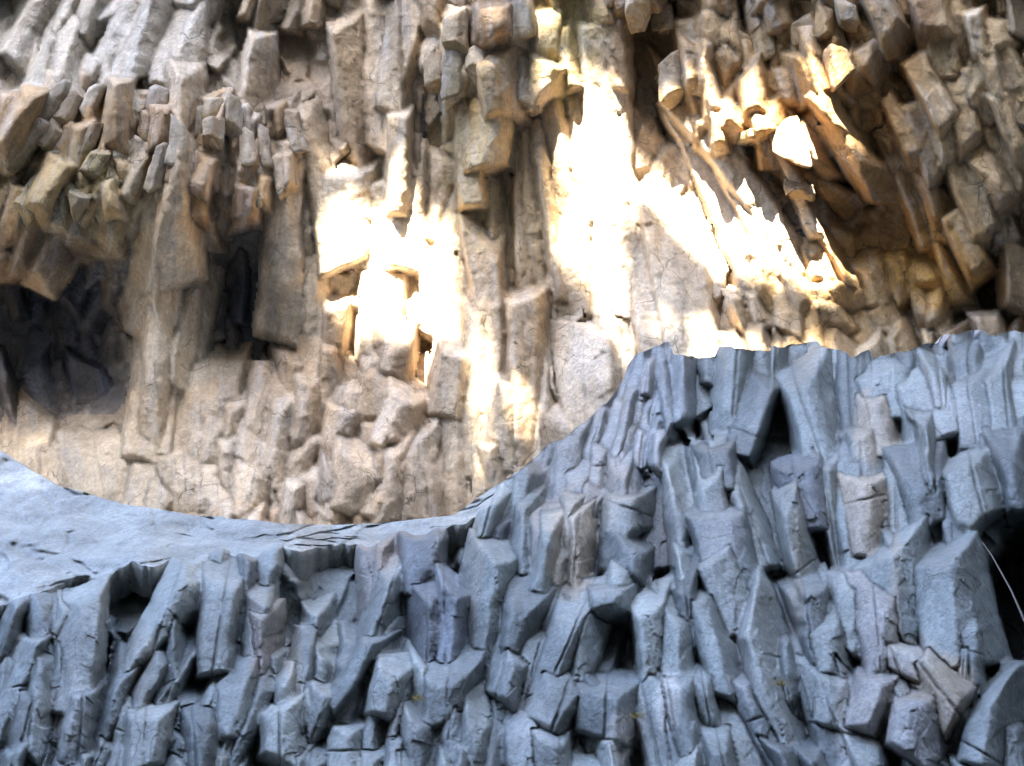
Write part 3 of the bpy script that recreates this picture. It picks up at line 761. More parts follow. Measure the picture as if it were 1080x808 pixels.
# ---- far cliff
BZ = [
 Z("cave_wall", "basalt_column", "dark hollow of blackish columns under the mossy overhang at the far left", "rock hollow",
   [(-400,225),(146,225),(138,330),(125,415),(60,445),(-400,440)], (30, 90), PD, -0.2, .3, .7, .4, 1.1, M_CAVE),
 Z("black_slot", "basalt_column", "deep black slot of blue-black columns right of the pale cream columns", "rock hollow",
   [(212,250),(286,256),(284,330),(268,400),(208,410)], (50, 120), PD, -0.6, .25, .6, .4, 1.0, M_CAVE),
 Z("pale_columns", "basalt_column", "pale cream columns standing between the dark hollow and the black slot", "column cluster",
   [(138,190),(222,190),(224,280),(212,390),(222,440),(140,420),(132,330)], (90, 200), PP, .2, .12, .3, .35),
 Z("hanging_columns", "basalt_column", "mossy fan of broken columns hanging above the dark hollow on the left", "column cluster",
   [(-400,98),(30,96),(120,90),(200,100),(262,112),(318,118),(312,200),(262,225),(205,222),(150,235),(120,250),(60,262),(20,260),(-400,270)], (24, 60), PO, .12, .32, .85, .15, 1.4, None, 1.0),
 Z("crown_blocks", "rock_block", "jutting angular blocks around the top centre, catching small flecks of sun", "rock blocks",
   [(440,-400),(655,-400),(650,60),(690,110),(640,118),(590,100),(545,115),(500,95),(445,100)], (30, 80), PO + PP, .15, .22, .8, .2, 1.3, None, 1.0),
 Z("hanging_blocks", "rock_block", "tiers of rounded ochre block ends hanging over the central sun patch", "rock blocks",
   [(650,-400),(900,-400),(930,60),(905,150),(880,205),(830,215),(808,160),(760,135),(730,135),(690,110),(655,60)], (26, 58), PO, .12, .32, .85, .15, 1.4, None, 1.0),
 Z("fluted_columns", "basalt_column", "fluted ochre columns with pale edges and dark hollows along the right edge", "column cluster",
   [(895,-400),(1500,-400),(1500,700),(1010,700),(985,290),(985,260),(960,190),(905,150),(925,60)], (46, 120), [(0.278, 0.199, 0.116), (0.313, 0.243, 0.161), (0.223, 0.148, 0.083), (0.269, 0.221, 0.162)], .08, .22, .65, .2, 1.7, None, .6, 1.0),
 Z("upper_bulge", "basalt_column", "smooth pale bluish bulge of fused columns in the upper left corner", "rock bulge",
   [(-400,-400),(300,-400),(275,60),(250,120),(120,115),(30,118),(-400,118)], (90, 200), [(0.275, 0.258, 0.226), (0.230, 0.197, 0.158), (0.291, 0.279, 0.256)], .05, .09, .3, .6, .6),
 Z("cliff_foot_blocks", "rock_block", "cracked beige blocks at the cliff foot above the smooth ledge", "rock blocks",
   [(-400,438),(120,438),(150,400),(230,405),(262,430),(235,480),(240,700),(-400,700)], (70, 170), [(0.390, 0.321, 0.232), (0.353, 0.285, 0.205), (0.412, 0.349, 0.265)], 0.02, .05, .5, .85, .35),
 Z("brown_columns", "basalt_column", "brown and grey columns under a broken cornice, left of the mossy pillar", "column cluster",
   [(270,-400),(446,-400),(450,60),(440,160),(455,205),(330,200),(300,160),(240,130)], (55, 130), PB + [(0.249, 0.194, 0.141)], .05, .18, .6, .2, 1.1),
 Z("slim_pillars", "basalt_column", "slim grey pillars between the black slot and the big left sun patch", "column cluster",
   [(278,160),(345,195),(350,330),(330,400),(300,440),(262,430),(288,330)], (90, 190), PB + PP, .1, .15, .4, .35),
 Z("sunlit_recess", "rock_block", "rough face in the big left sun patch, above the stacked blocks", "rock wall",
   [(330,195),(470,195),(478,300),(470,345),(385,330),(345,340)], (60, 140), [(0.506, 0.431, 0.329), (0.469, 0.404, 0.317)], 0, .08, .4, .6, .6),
 Z("stacked_blocks", "rock_block", "stacked rounded pillow-like blocks with dark gaps under the left sun patch", "rock blocks",
   [(215,440),(300,400),(345,345),(385,330),(470,345),(482,400),(480,700),(230,700)], (34, 90), [(0.369, 0.286, 0.199), (0.313, 0.239, 0.163), (0.400, 0.322, 0.241)], .05, .2, .55, .4, 1.2),
 Z("mossy_pillar", "basalt_column", "tall pillar crusted with tan growth, between the two big sun patches", "rock pillar",
   [(446,90),(575,90),(590,130),(585,260),(565,420),(560,700),(470,700),(478,420),(475,300),(455,200)], (110, 260), [(0.313, 0.239, 0.156), (0.353, 0.285, 0.205), (0.277, 0.220, 0.145)], .1, .16, .35, .35, 1.2),
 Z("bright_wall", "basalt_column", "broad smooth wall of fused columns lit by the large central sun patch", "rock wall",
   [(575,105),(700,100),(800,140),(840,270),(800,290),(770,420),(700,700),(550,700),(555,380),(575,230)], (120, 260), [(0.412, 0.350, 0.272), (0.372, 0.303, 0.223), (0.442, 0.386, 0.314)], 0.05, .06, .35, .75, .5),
 Z("honeycomb_face", "rock_block", "golden honeycomb face of short column ends above the right of the outcrop", "rock blocks",
   [(770,285),(830,265),(880,262),(940,270),(1000,290),(1010,700),(760,700),(770,330)], (26, 62), [(0.425, 0.339, 0.229), (0.469, 0.404, 0.309), (0.383, 0.285, 0.171)], 0, .13, .7, .4, 1.1),
 Z("slanting_columns", "basalt_column", "long dark brown columns slanting down to the right beside the central sun patch", "column cluster",
   [(800,140),(880,160),(900,130),(965,190),(990,265),(930,275),(880,265),(830,230)], (110, 190), [(0.246, 0.175, 0.110), (0.313, 0.239, 0.163), (0.377, 0.331, 0.269)], 0, .18, .4, .35, 1.2),
]
BANG = [(-200,170,-25),(30,170,-25),(150,170,-8),(150,40,-20),(60,40,-25),(250,40,-14),(0,350,0),(180,330,-7),(250,330,-4),(300,330,-5),(150,490,-4),(330,100,2),(400,300,2),(330,450,-10),(400,470,-6),
  (470,450,2),(510,200,4),(520,400,2),(600,60,6),(600,250,3),(650,300,5),(720,200,8),(740,350,10),(760,60,8),(850,60,10),(880,220,36),(840,180,34),(930,220,30),(880,330,22),(960,330,16),(1020,60,20),(1020,250,18),(1100,200,14),(1300,200,10)]
BREC = [(300,60,40,40,-.35),(385,185,20,30,-.4),(250,40,18,40,-.3),(295,345,12,45,-.6),(440,395,18,50,-.5),(375,355,14,24,-.4),(465,470,10,50,-.4),(345,470,9,30,-.3),
  (572,335,14,22,-.6),(632,340,18,16,-.6),(773,302,12,22,-.5),(690,60,30,70,-.7),(715,125,20,24,-.6),(10,40,22,50,-.8),(960,50,26,40,-.5),(1040,300,20,40,-.8),(995,215,14,50,-.4),(900,215,30,34,-.4),(535,110,30,18,-.4)]
ub = np.arange(-240, 1322, 2.0); vb = np.arange(-110, 620, 2.0)
Ub, Vb = np.meshgrid(ub, vb)
def H(path, hw, p, **kw): return dict(path=path, hw=hw, p=p, **kw)
BC = (0.469, 0.401, 0.317)
BHERO = [
 H([(402,352),(400,398)], [14,18], .1), H([(403,400),(402,440)], [20,21], .22), H([(402,441),(402,476)], [22,22], .25), H([(403,477),(403,510)], [22,21], .25), H([(404,511),(402,552)], [20,22], .22),
 H([(362,432),(356,470),(350,500)], [13,16,15], .12), H([(376,476),(368,540)], [17,22], .28, label="big smooth block beside the pillow stack at the cliff foot", name="rock_block"),
 H([(352,496),(346,530)], [12,11], .3, label="cut-off column end jutting out at the foot of the stacked blocks", name="column_end", col=(0.36,0.31,0.26)),
 H([(440,470),(436,550)], [18,20], .05), H([(545,408),(535,500)], [16,22], .3), H([(500,330),(505,500)], [13,15], .2), H([(420,360),(415,396)],[12,14],.15),
 H([(300,430),(296,470),(290,530)], [13,15,14], .15), H([(180,230),(165,405)], [16,15], .35), H([(203,230),(196,330),(186,410)], [13,13,16], .25),
 H([(130,250),(118,300),(125,325)], [14,16,12], .3), H([(515,90),(512,180)], [24,24], .25), H([(610,210),(600,330)],[14,16],.15),
]
BW = dict(cave_wall=dict(w=20, turn=12, tilt=.3), black_slot=dict(w=17), pale_columns=dict(w=20, turn=2, relief=1.2, L=(140, 300), pj=.2), upper_bulge=dict(w=27, turn=5, relief=1.1, L=(54, 135), ps=.14), cliff_foot_blocks=dict(w=39, turn=5, gt=(.5, 2), L=(45, 135)),
  brown_columns=dict(w=19, turn=3, L=(60, 170)), slim_pillars=dict(w=19, turn=2, L=(120, 260)), sunlit_recess=dict(w=28, turn=6), stacked_blocks=dict(w=23, turn=6, gt=(.6, 2), gb=(1, 3), L=(32, 81)), mossy_pillar=dict(w=19, turn=2, L=(160, 380), pj=.25), bright_wall=dict(w=34, turn=3, L=(180, 420), ps=.04, pj=.2, relief=.45, k=.85),
  honeycomb_face=dict(w=18, L=(22, 52), turn=8, tilt=.3, gb=(.8, 2.5)), slanting_columns=dict(w=20, turn=3), hanging_columns=dict(w=17, L=(22, 60), gap=.03), crown_blocks=dict(w=19, gap=.03), hanging_blocks=dict(w=18, L=(20, 48), gap=.03), fluted_columns=dict(w=18, L=(34, 84), turn=5, gap=.03))
for z in BZ: z.update(BW.get(z['name'], {}))
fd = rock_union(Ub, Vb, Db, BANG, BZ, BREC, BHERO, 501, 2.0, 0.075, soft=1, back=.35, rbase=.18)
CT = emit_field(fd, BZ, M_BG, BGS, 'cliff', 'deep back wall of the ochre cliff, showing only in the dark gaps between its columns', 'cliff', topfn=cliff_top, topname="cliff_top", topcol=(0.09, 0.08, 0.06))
CT.name = "hill_top"; CT["kind"] = "structure"

# ---- near outcrop
FZ = [
 Z("left_columns", "basalt_column", "row of leaning shaded columns under the smooth ledge on the left", "column cluster",
   [(-400,300),(300,480),(412,540),(418,690),(330,712),(150,728),(-400,745)], (120, 304), PF, 0.03, 0.18, 0.24, 0.42, 1.65),
 Z("upright_columns", "basalt_column", "crisp upright dark blue columns below the dip in the ridge", "column cluster",
   [(395,545),(440,545),(520,525),(600,545),(640,560),(625,630),(560,735),(400,745)], (120, 304), PF, 0.03, 0.20, 0.24, 0.34, 1.65),
 Z("broken_stubs", "rock_block", "jumble of short broken column stubs along the bottom left edge", "rock blocks",
   [(-400,735),(60,725),(150,718),(330,700),(480,715),(500,980),(-400,980)], (60, 176), PF, 0.05, 0.18, 0.33, 0.34, 1.54),
 Z("crest_rocks", "rock_block", "small slanting cracked rocks climbing the ridge in the middle", "rock blocks",
   [(480,560),(540,480),(600,440),(640,400),(672,350),(730,350),(720,470),(690,520),(640,565),(560,560)], (39, 128), [(0.19, 0.20, 0.205), (0.22, 0.22, 0.215), (0.17, 0.182, 0.188)], 0.03, 0.17, 0.30, 0.59, 1.21),
 Z("ridge_blocks", "rock_block", "large rounded blocks split by thin cracks along the high right ridge", "rock blocks",
   [(700,330),(1500,300),(1500,520),(1080,510),(880,520),(700,520)], (105, 256), PF, 0.02, 0.12, 0.27, 0.59, 1.10),
 Z("middle_blocks", "rock_block", "stepped blocks with dark joints in the middle of the right slope", "rock blocks",
   [(640,560),(700,515),(880,515),(1080,505),(1500,515),(1500,720),(1080,720),(860,705),(740,680),(690,670),(640,610)], (120, 288), PF, 0.03, 0.18, 0.27, 0.51, 1.43),
 Z("knuckle_columns", "basalt_column", "big worn knuckle-like columns leaning left at the bottom centre", "column cluster",
   [(470,735),(560,640),(640,610),(700,640),(720,690),(700,980),(490,980)], (105, 240), PF, 0.05, 0.18, 0.30, 0.42, 1.54),
 Z("lower_slabs", "rock_block", "slabs and wedges slanting down to the right along the bottom right edge", "rock blocks",
   [(690,660),(760,678),(870,700),(1080,715),(1500,720),(1500,980),(690,980)], (90, 240), PF, 0.03, 0.18, 0.30, 0.47, 1.43),
]
FANG = [(-200,650,-20),(50,650,-20),(150,650,-16),(300,650,-6),(450,650,-2),(550,690,-12),(450,780,-10),(200,780,-12),(620,700,-8),(620,570,-2),(560,500,-26),(640,470,-20),(720,420,-4),
  (740,620,14),(850,600,10),(950,600,5),(1050,600,8),(900,450,7),(1000,420,7),(800,450,6),(780,760,20),(900,760,20),(1020,760,6),(700,760,4),(1300,600,8)]
FREC = [(365,640,28,62,-0.52),(140,650,22,42,-0.30),(215,640,20,42,-0.30),(470,620,22,44,-0.22),(490,690,42,34,-0.22),(650,685,34,50,-0.60),(815,462,42,34,-0.75),(870,450,14,42,-0.52),
  (730,485,26,44,-0.45),(1088,655,54,104,-1.9),(820,640,28,44,-0.52),(700,640,18,40,-0.30),(960,470,20,30,-0.30),(1010,500,20,20,-0.38),(100,690,16,40,-0.30),(900,650,14,40,-0.30)]
uf_ = np.arange(-200, 1282, 1.3); nt_ = 380
tt = np.linspace(0, 1, nt_)
Uf = np.repeat(uf_[None], nt_, 0); rr_ = ridge(uf_) - 2 - 5 * fbm(np.stack([uf_ / 22, uf_ * 0, uf_ * 0 + 4], -1), 3) - 6 * np.maximum(0, perlin(np.stack([uf_ / 40, uf_ * 0 + 2, uf_ * 0], -1)))
_g = np.random.default_rng(5); _e = np.cumsum(_g.uniform(16, 52, 80)) - 260; _o = _g.uniform(-13, 6, 81)
ro_ = blur(np.repeat((_o[np.searchsorted(_e, uf_)] * sstep(540, 620, uf_))[None], 3, 0), 2)[1]
Vf_ = rr_[None] * (1 - tt[:, None]) + 890 * tt[:, None] + ro_[None] * (1 - tt[:, None]) ** 16
TN = (0.29, 0.245, 0.19)
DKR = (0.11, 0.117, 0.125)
FHERO = [
 H([(84,640),(78,700),(74,756)], [22,26,18], .22), H([(47,640),(44,698)], [15,15], .12), H([(52,700),(40,750),(30,800)], [17,18,17], .22), H([(190,612),(165,665),(134,724)], [14,15,15], .12),
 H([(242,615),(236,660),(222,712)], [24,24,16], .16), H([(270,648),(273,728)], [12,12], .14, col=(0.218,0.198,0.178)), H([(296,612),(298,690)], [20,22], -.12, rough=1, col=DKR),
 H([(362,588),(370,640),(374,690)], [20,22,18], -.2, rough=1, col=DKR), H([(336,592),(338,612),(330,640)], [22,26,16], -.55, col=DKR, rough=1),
 H([(396,580),(392,640)], [11,13], -.02, rough=1, col=(0.178,0.165,0.152)), H([(414,615),(402,665),(385,722)], [14,15,16], .08),
 H([(390,680),(348,750)], [9,10], .34, label="thin pale splinter of column leaning right below the row of shaded columns", name="rock_splinter"),
 H([(447,572),(444,632)], [21,20], .02, col=DKR), H([(446,632),(449,724)], [20,20], .24, col=DKR), H([(476,622),(477,724)], [17,16], .26, col=(0.158,0.172,0.191)), H([(516,592),(512,650),(500,720)], [17,18,17], .16), H([(525,555),(528,590)], [18,18], .05, col=DKR),
 H([(574,552),(570,642)], [13,14], .10, col=(0.238,0.224,0.205)), H([(604,548),(598,648)], [13,14], .10, col=TN), H([(663,526),(660,566)], [24,24], .16), H([(660,570),(657,606)], [21,24], .22),
 H([(606,654),(594,690),(580,724)], [15,21,22], .34, label="smooth thumb-shaped rock with a lit left side beside the scooped hollow", name="rock_knuckle"), H([(588,724),(574,768)], [27,28], .32),
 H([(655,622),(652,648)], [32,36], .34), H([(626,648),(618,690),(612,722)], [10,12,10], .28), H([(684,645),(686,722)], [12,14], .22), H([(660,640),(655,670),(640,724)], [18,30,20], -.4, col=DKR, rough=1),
 H([(642,728),(638,780)], [36,34], .30, label="squarish pale rock under the scooped hollow", name="rock_block"),
 H([(655,606),(655,624)], [13,15], .28, label="small round knob of rock perched above the scooped hollow", name="boulder"),
 H([(706,648),(708,726)], [20,21], .18), H([(742,636),(762,690),(784,745)], [22,25,24], .20), H([(790,650),(812,715),(838,785)], [22,24,22], .14), H([(755,546),(766,590),(780,640)], [28,30,24], .12),
 H([(750,476),(757,520)], [20,24], .30),
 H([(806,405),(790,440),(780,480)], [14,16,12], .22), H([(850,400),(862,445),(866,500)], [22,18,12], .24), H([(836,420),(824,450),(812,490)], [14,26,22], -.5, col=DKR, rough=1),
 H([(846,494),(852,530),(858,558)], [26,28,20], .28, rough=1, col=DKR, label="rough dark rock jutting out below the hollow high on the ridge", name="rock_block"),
 H([(917,426),(926,484)], [16,19], .08, col=TN), H([(908,508),(916,550),(922,586)], [25,26,24], .16, col=TN),
 H([(974,405),(984,468)], [28,32], .08), H([(1034,395),(1040,470)], [30,32], .1), H([(930,395),(936,440)], [22,26], .08), H([(1095,400),(1100,480)], [30,30], .1),
 H([(965,500),(975,560)], [26,28], .12), H([(1020,490),(1032,556)], [26,28], .14),
 H([(932,586),(938,630),(946,680)], [32,36,30], .34, label="large upright boulder with a thin tan seam on its left", name="boulder"),
 H([(988,596),(998,640),(1010,706)], [30,33,30], .44, label="big smooth boulder bulging beside the black cavity at the right edge", name="boulder"),
 H([(922,628),(926,670),(934,712)], [18,24,20], .40, col=(0.244,0.231,0.218)), H([(892,626),(898,690)], [11,13], .28), H([(870,664),(882,712)], [17,20], .30, label="small egg-shaped stone standing at the foot of the upright boulder", name="boulder"),
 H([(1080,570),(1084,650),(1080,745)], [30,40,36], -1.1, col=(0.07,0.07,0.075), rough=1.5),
 H([(952,684),(962,718)], [24,24], .36, col=(0.264,0.244,0.218)),
 H([(972,700),(1012,750)], [28,30], .48, col=(0.277,0.224,0.172), label="tan wedge-shaped stone with a brown broken face below the big boulder", name="boulder", relief=1.3),
 H([(966,742),(958,800)], [25,27], .40, col=(0.244,0.241,0.238), label="pale blocky stone under the tan wedge-shaped stone", name="boulder"), H([(924,715),(906,770)], [26,26], .28, col=(0.238,0.224,0.211)), H([(1046,735),(1038,812)], [24,26], .34), H([(865,715),(880,770)], [26,26], .2),
 H([(710,722),(716,800)], [24,26], .2), H([(540,690),(528,740)], [18,20], .2), H([(470,715),(462,765)], [22,22], .28), H([(420,712),(408,760)], [26,26], .3), H([(300,745),(296,805)], [24,22], .28), H([(250,720),(240,780)], [17,18], .22), H([(155,755),(152,812)], [22,24], .3), H([(205,765),(202,815)], [22,20], .3),
]
ed_ = edge(Uf)
push = .75 * (1 - sstep(-46, 6, Vf_ - ed_)) * (1 - sstep(470, 545, Uf))
FW = dict(left_columns=dict(w=23, L=(60, 152), k=.45, relief=1.5), upright_columns=dict(w=19, L=(60, 152), turn=2, k=.3, relief=1.5), broken_stubs=dict(w=22, L=(33, 88), turn=6, k=.45, relief=1.3), crest_rocks=dict(w=17, L=(27, 80), turn=6, k=.65, relief=1.1),
  ridge_blocks=dict(w=24, L=(60, 144), turn=3, k=.65, relief=1.0, ps=.08), middle_blocks=dict(w=23, L=(60, 152), turn=3.5, k=.5, relief=1.3), knuckle_columns=dict(w=24, L=(45, 120), turn=5, k=.45, relief=1.5), lower_slabs=dict(w=24, L=(52, 136), turn=5, k=.5, relief=1.3))
for z in FZ: z.update(ps=.10, pj=.42, pm=.0, gap=.12, tilt=.12, mixl=.16, lap=(.86, 1.1)); z.update(FW[z['name']])
FREC += [(h['path'][len(h['path']) // 2][0], (h['path'][0][1] + h['path'][-1][1]) / 2, max(h['hw']) * 1.05, abs(h['path'][-1][1] - h['path'][0][1]) * .55, h['p']) for h in FHERO if h['p'] < -.1]
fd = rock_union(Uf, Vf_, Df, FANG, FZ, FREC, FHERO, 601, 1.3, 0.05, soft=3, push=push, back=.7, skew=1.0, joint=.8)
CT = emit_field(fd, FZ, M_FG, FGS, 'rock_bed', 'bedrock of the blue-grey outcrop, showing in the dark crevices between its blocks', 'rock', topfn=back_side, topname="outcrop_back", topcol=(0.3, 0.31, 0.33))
CT.name = "hill_slope"; CT["kind"] = "structure"

# ------------------------------------------------------------------ free column ends standing out of the hanging clusters
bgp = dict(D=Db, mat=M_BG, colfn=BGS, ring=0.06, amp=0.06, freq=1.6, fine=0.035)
zone("broken_ends", "column_end", "broken column ends poking out in a ragged fringe over the dark hollow at the left", "column ends",
     [(-100,130),(30,100),(120,92),(200,102),(262,114),(318,122),(312,190),(262,212),(205,208),(150,215),(120,226),(60,232),(20,228),(-100,240)],
     ang=ang_fn(-16, 18, 0, 150, 170, -48, 14), w=19, L=(18, 44), pm=0.12, ps=0.16, pj=0.9, k=0.0, pal=PO + PB, endcol=(0.30, 0.21, 0.10), ends=(0.05, 0.05),
     sharp=26, tiltsd=0.5, jit=0.8, seed=102, gap=.3, **bgp)
zone("crown_ends", "column_end", "angular column ends jutting from the top centre of the cliff among the sun flecks", "column ends",
     [(440,-60),(650,-60),(645,60),(680,110),(640,118),(590,100),(545,115),(500,95),(450,100)], ang=ang_fn(4, 7, 0, 540, 40), w=24, L=(24, 56), pm=0.12, ps=0.16, pj=0.9, k=0.0,
     pal=PO + PB, endcol=(0.30, 0.21, 0.10), ends=(0.05, 0.05), sharp=26, tiltsd=0.5, jit=0.6, seed=111, gap=.5, **bgp)
zone("ochre_ends", "column_end", "ochre column ends hanging in uneven tiers at the top right of the cliff", "column ends",
     [(660,-60),(895,-60),(925,60),(900,150),(880,200),(830,212),(808,160),(760,132),(730,130),(695,110),(660,60)], ang=ang_fn(9, 6, 3, 760, 60), w=23, L=(22, 50), pm=0.12, ps=0.17, pj=0.9, k=0.0,
     pal=PO, endcol=(0.36, 0.24, 0.10), ends=(0.06, 0.1), sharp=18, tiltsd=0.5, jit=0.7, seed=113, gap=.6, **bgp)

# ------------------------------------------------------------------ dry grass in the joints, dead branch
def simple_mat(name, col, rough=0.8, var=0.25, scale=20.0):
    m = bpy.data.materials.new(name); m.use_nodes = True
    N = m.node_tree.nodes; L = m.node_tree.links
    b = N["Principled BSDF"]; b.inputs["Roughness"].default_value = rough
    n = N.new("ShaderNodeTexNoise"); n.inputs["Scale"].default_value = scale; n.inputs["Detail"].default_value = 4
    r = N.new("ShaderNodeMapRange"); r.inputs[3].default_value = 1 - var; r.inputs[4].default_value = 1 + var
    h = N.new("ShaderNodeHueSaturation"); h.inputs["Color"].default_value = (*col, 1)
    L.new(n.outputs["Fac"], r.inputs[0]); L.new(r.outputs[0], h.inputs["Value"]); L.new(h.outputs[0], b.inputs["Base Color"])
    return m
M_GRASS = simple_mat("dry_grass", (0.30, 0.24, 0.09))
M_WOOD = simple_mat("bleached_wood", (0.11, 0.095, 0.08))
def tuft(u, v, lift, label):
    g = np.random.default_rng(int(u * 3 + v)); c = P(np.array(u), np.array(v), Df(u, v) - lift)
    Vs, Fs = [], []
    for i in range(46):
        a = g.uniform(0, 6.28); ln = g.uniform(0.02, 0.065); b = c + np.array([g.normal(0, .03), g.normal(0, .02), g.normal(0, .008)])
        d = np.array([math.cos(a) * .7, math.sin(a) * .7 - .3, g.uniform(.4, 1.2)]); d /= np.linalg.norm(d); s_ = np.cross(d, [0, 1, 0.2]); s_ /= np.linalg.norm(s_) 
        n = len(Vs)
        m_ = b + d * ln * .6 + np.array([0, 0, .0]); e = b + d * ln + np.array([0, 0, -.25 * ln])
        Vs += [b - s_ * .002, b + s_ * .002, m_ + s_ * .0018, m_ - s_ * .0018, e + s_ * .0006, e - s_ * .0006]
        Fs += [[n, n + 1, n + 2, n + 3], [n + 3, n + 2, n + 4, n + 5]]
    o = make_mesh("grass_tuft", np.array(Vs), [np.array(Fs)], M_GRASS, smooth=False)
    tag(o, label, "grass tuft", "dry grass tufts in the rock joints")
for q in [(441, 738, .30, "dry grass tuft in the joints left of the thumb-shaped rock"),
          (672, 757, .50, "dry grass tuft beside the squarish pale rock"), (823, 722, .30, "yellow grass tuft in a joint left of the egg-shaped stone")]:
    tuft(*q)
def branch():
    pu = np.array([1036, 1046, 1056, 1066, 1074, 1080, 1090, 1100]); pv = np.array([572, 586, 604, 622, 640, 654, 672, 700])
    c = P(pu, pv, Df(pu, pv) - np.array([.5, .5, .46, .4, .34, .28, .2, .1])); r = np.linspace(0.004, 0.012, len(pu)); k = 8
    T = np.gradient(c, axis=0); T /= np.linalg.norm(T, axis=1)[:, None]; X = np.cross(T, [0, 1, 0]); X /= np.linalg.norm(X, axis=1)[:, None]; Yv = np.cross(T, X)
    a = np.linspace(0, 6.283, k, endpoint=False)
    V = (c[:, None] + (X[:, None] * np.cos(a)[None, :, None] + Yv[:, None] * np.sin(a)[None, :, None]) * r[:, None, None]).reshape(-1, 3)
    i = np.arange(len(pu) - 1)[:, None] * k + np.arange(k)[None]; j = np.arange(len(pu) - 1)[:, None] * k + (np.arange(k)[None] + 1) % k
    o = make_mesh("dead_branch", V, [np.stack([i, j, j + k, i + k], -1).reshape(-1, 4)], M_WOOD)
    tag(o, "thin bleached branch hanging across the black cavity at the right edge", "branch")
branch()

# ------------------------------------------------------------------ gorge floor and the unseen gorge side behind the camera, shaped to block light
gv = np.array([(-400, -400, -0.4), (400, -400, -0.4), (400, 400, -0.4), (-400, 400, -0.4)], float)
g_ = make_mesh("ground", gv, [np.array([[0, 1, 2, 3]])], simple_mat("wet_river_gravel", (0.09, 0.085, 0.075), 0.7, 0.4, 3.0), smooth=False); g_["kind"] = "structure"

YW = -9.0
RIMZ = 3.2 + 31.0 * math.tan(math.radians(SUN_EL)) / abs(math.cos(math.radians(SUN_AZ)))
XS = 31.0 * math.tan(math.radians(180 + SUN_AZ))
def rim(x): return RIMZ - 0.9 + 0.5 * np.sin(x * 0.31 + 1) + 0.4 * np.sin(x * 0.83) - 14 * (1 - sstep(-22, -18, x + XS - 6.6))
_pl = np.array([(-27, 27), (-27, 0), (-23, -8), (-18, -9), (13, -9), (17, -6), (18.5, 0), (19, 26)], float); _sl = np.r_[0, np.cumsum(np.linalg.norm(np.diff(_pl, axis=0), axis=1))]
ss = np.arange(0, _sl[-1], 0.5); xs = np.interp(ss, _sl, _pl[:, 0]); ys = np.interp(ss, _sl, _pl[:, 1])
nx = np.clip((xs - 10) / 9, 0, 1) - np.clip((-18.5 - xs) / 8, 0, 1); ny = -np.sqrt(1 - nx ** 2 * .98); hz_ = rim(xs) + 24 * sstep(2, 9, xs)
rows = []
for t in np.linspace(0, 1, 60):
    rows.append(np.stack([xs + 2 * t * nx, ys + 2.0 * t * ny, -0.4 + (hz_ + 0.4) * t], -1))
for dy in (1.5, 4, 9): rows.append(np.stack([xs + (2 + dy) * nx, ys + (2.0 + dy) * ny, hz_ + 0.1 * dy], -1))
rows.append(np.stack([xs + 12 * nx, ys + 12 * ny, -0.4 + 0 * xs], -1))
Wp = np.array(rows); V = Wp.reshape(-1, 3)
V = V + vnoise(V * 0.25, 4) * np.array([0.5, 1.6, 0.5])
o = make_mesh("gorge_wall", V, [grid_faces(*Wp.shape[:2])], M_BG, np.repeat(np.array([[0.16, 0.135, 0.11]]), len(V), 0), np.stack([V[:, 0], V[:, 2], V[:, 0] * 0], -1))
tag(o, "opposite wall of the gorge behind the viewer, unseen, shaped to block light, with added trees", "cliff")

# unseen trees added to block the sun; crown gaps cut to shape its patches
GAPS = [
  [(338,203),(395,195),(428,185),(470,240),(472,330),(440,345),(400,340),(345,305)],
  [(498,345),(522,345),(514,500),(496,500)], [(536,400),(560,400),(560,455),(532,455)],
  [(582,98),(645,98),(700,128),(720,132),(830,108),(925,265),(850,292),(760,262),(715,232),(690,200),(672,205),(655,290),(596,260)],
  [(548,-20),(606,-20),(594,30),(566,52)], [(618,-10),(634,-10),(628,40)], [(462,2),(494,6),(490,32),(466,30)], [(488,66),(540,56),(548,104),(500,100)], [(326,104),(366,108),(362,146),(330,142)],
  [(628,235),(652,235),(655,330),(632,320)], [(735,318),(770,318),(800,350),(860,340),(870,375),(740,382)], [(400,108),(425,108),(425,145),(398,145)],
  [(672,300),(712,305),(700,338)], [(698,-8),(738,-4),(732,16),(704,10)], [(755,18),(792,26),(788,50),(764,42)], [(826,56),(852,62),(850,84),(830,80)], [(832,90),(870,96),(864,116),(838,108)],
]
M_LEAF = simple_mat("leaf", (0.07, 0.11, 0.03), 0.6, 0.35, 3.0)
M_BARK = simple_mat("bark", (0.14, 0.10, 0.07), 0.9, 0.3, 6.0)
g = np.random.default_rng(77)
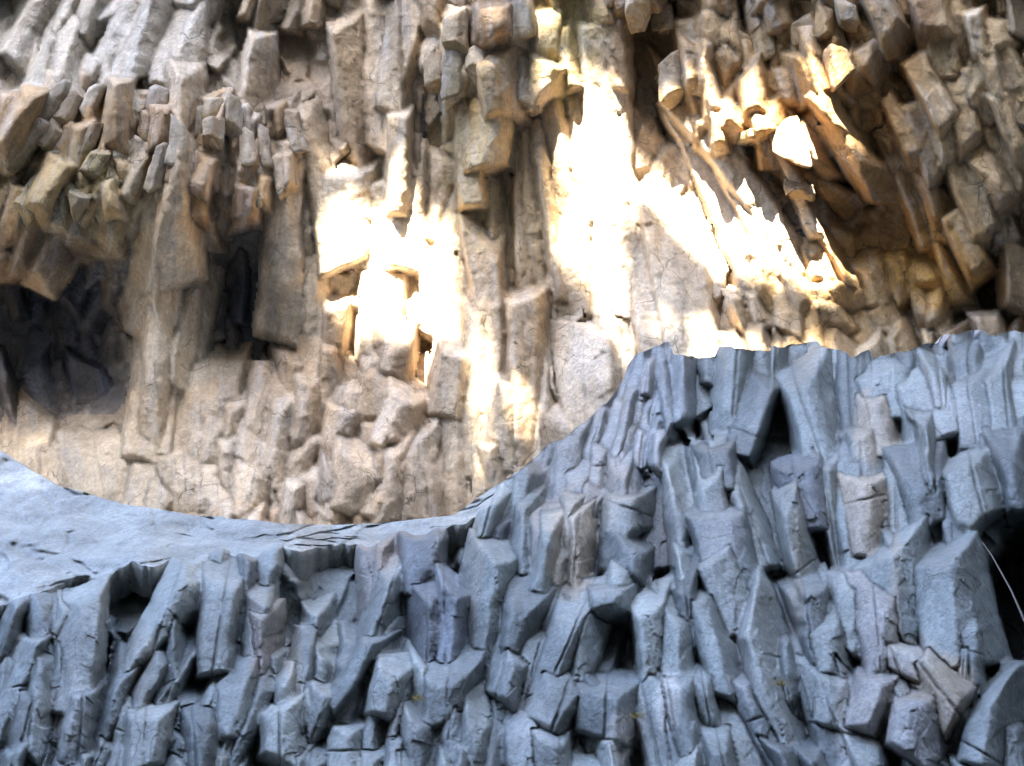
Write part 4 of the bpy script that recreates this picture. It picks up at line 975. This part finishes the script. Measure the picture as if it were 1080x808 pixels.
def blocked(q):
    """leaves are left out where the sun must reach the cliff patches"""
    tpar = (q[:, 1] - 20.0) / sv[1]
    hit = q - sv[None] * tpar[:, None]
    u, v = to_pix(hit)
    for _ in range(3):
        yy = Db(np.clip(u, -200, 1280), np.clip(v, -150, 600)) - 0.25
        hit = q - sv[None] * ((q[:, 1] - yy) / sv[1])[:, None]
        u, v = to_pix(hit)
    bad = np.zeros(len(q), bool)
    for gp in GAPS:
        ga = np.array(gp, float); ce = ga.mean(0); dr = ga - ce; ga = ce + dr * (1 + (14 if np.ptp(ga[:, 0]) > 110 else 4) / np.linalg.norm(dr, axis=1)[:, None])
        bad |= poly_in([tuple(q_) for q_ in ga], u, v)
    return ~bad
NT = 6
tx = np.linspace(-8.2 - XS, 9 - XS, NT)
for i, x0 in enumerate(tx):
    root = empty("tree", (x0, YW - 2.6, float(rim(x0)) - 0.6), "leafy tree added unseen on the opposite rim behind the viewer to shape the sun patches", "tree", "added trees on the opposite rim")
    hz = float(rim(x0))
    n = 7000
    q = np.stack([x0 + g.uniform(-2.6, 2.6, n), YW - 2.6 + g.uniform(-1.2, 1.2, n), hz + g.uniform(-1.0, 13.5, n)], -1)
    q = q[blocked(q)]
    d = g.normal(size=(len(q), 3)); d[:, 1] += np.sign(d[:, 1]) * 1.2; d /= np.linalg.norm(d, axis=1)[:, None]
    a = np.cross(d, g.normal(size=(len(q), 3))); a /= np.linalg.norm(a, axis=1)[:, None]; b = np.cross(d, a)
    s_ = g.uniform(0.2, 0.42, len(q))[:, None]
    V = np.stack([q - a * s_, q - b * s_ * .55, q + a * s_, q + b * s_ * .55], 1).reshape(-1, 3)
    cr = make_mesh("crown", V, [np.arange(len(V)).reshape(-1, 4)], M_LEAF, smooth=False); adopt(cr, root)
    k = 10; aa = np.linspace(0, 6.283, k, endpoint=False); zz = np.linspace(-0.8, 4, 9); rr = np.linspace(0.42, 0.1, 9)
    V = np.stack([np.stack([x0 + 0.3 * np.sin(z * .4) + r * np.cos(aa), YW - 2.6 + r * np.sin(aa), hz + z + 0 * aa], -1) for z, r in zip(zz, rr)]).reshape(-1, 3)
    ii = np.arange(8)[:, None] * k + np.arange(k)[None]; jj = np.arange(8)[:, None] * k + (np.arange(k)[None] + 1) % k
    tr = make_mesh("trunk", V, [np.stack([ii, jj, jj + k, ii + k], -1).reshape(-1, 4)], M_BARK); adopt(tr, root)

# every described object is a thing of its own
for o in list(COL.objects):
    if o.parent is None and "category" in o and "kind" not in o: o["kind"] = "thing"
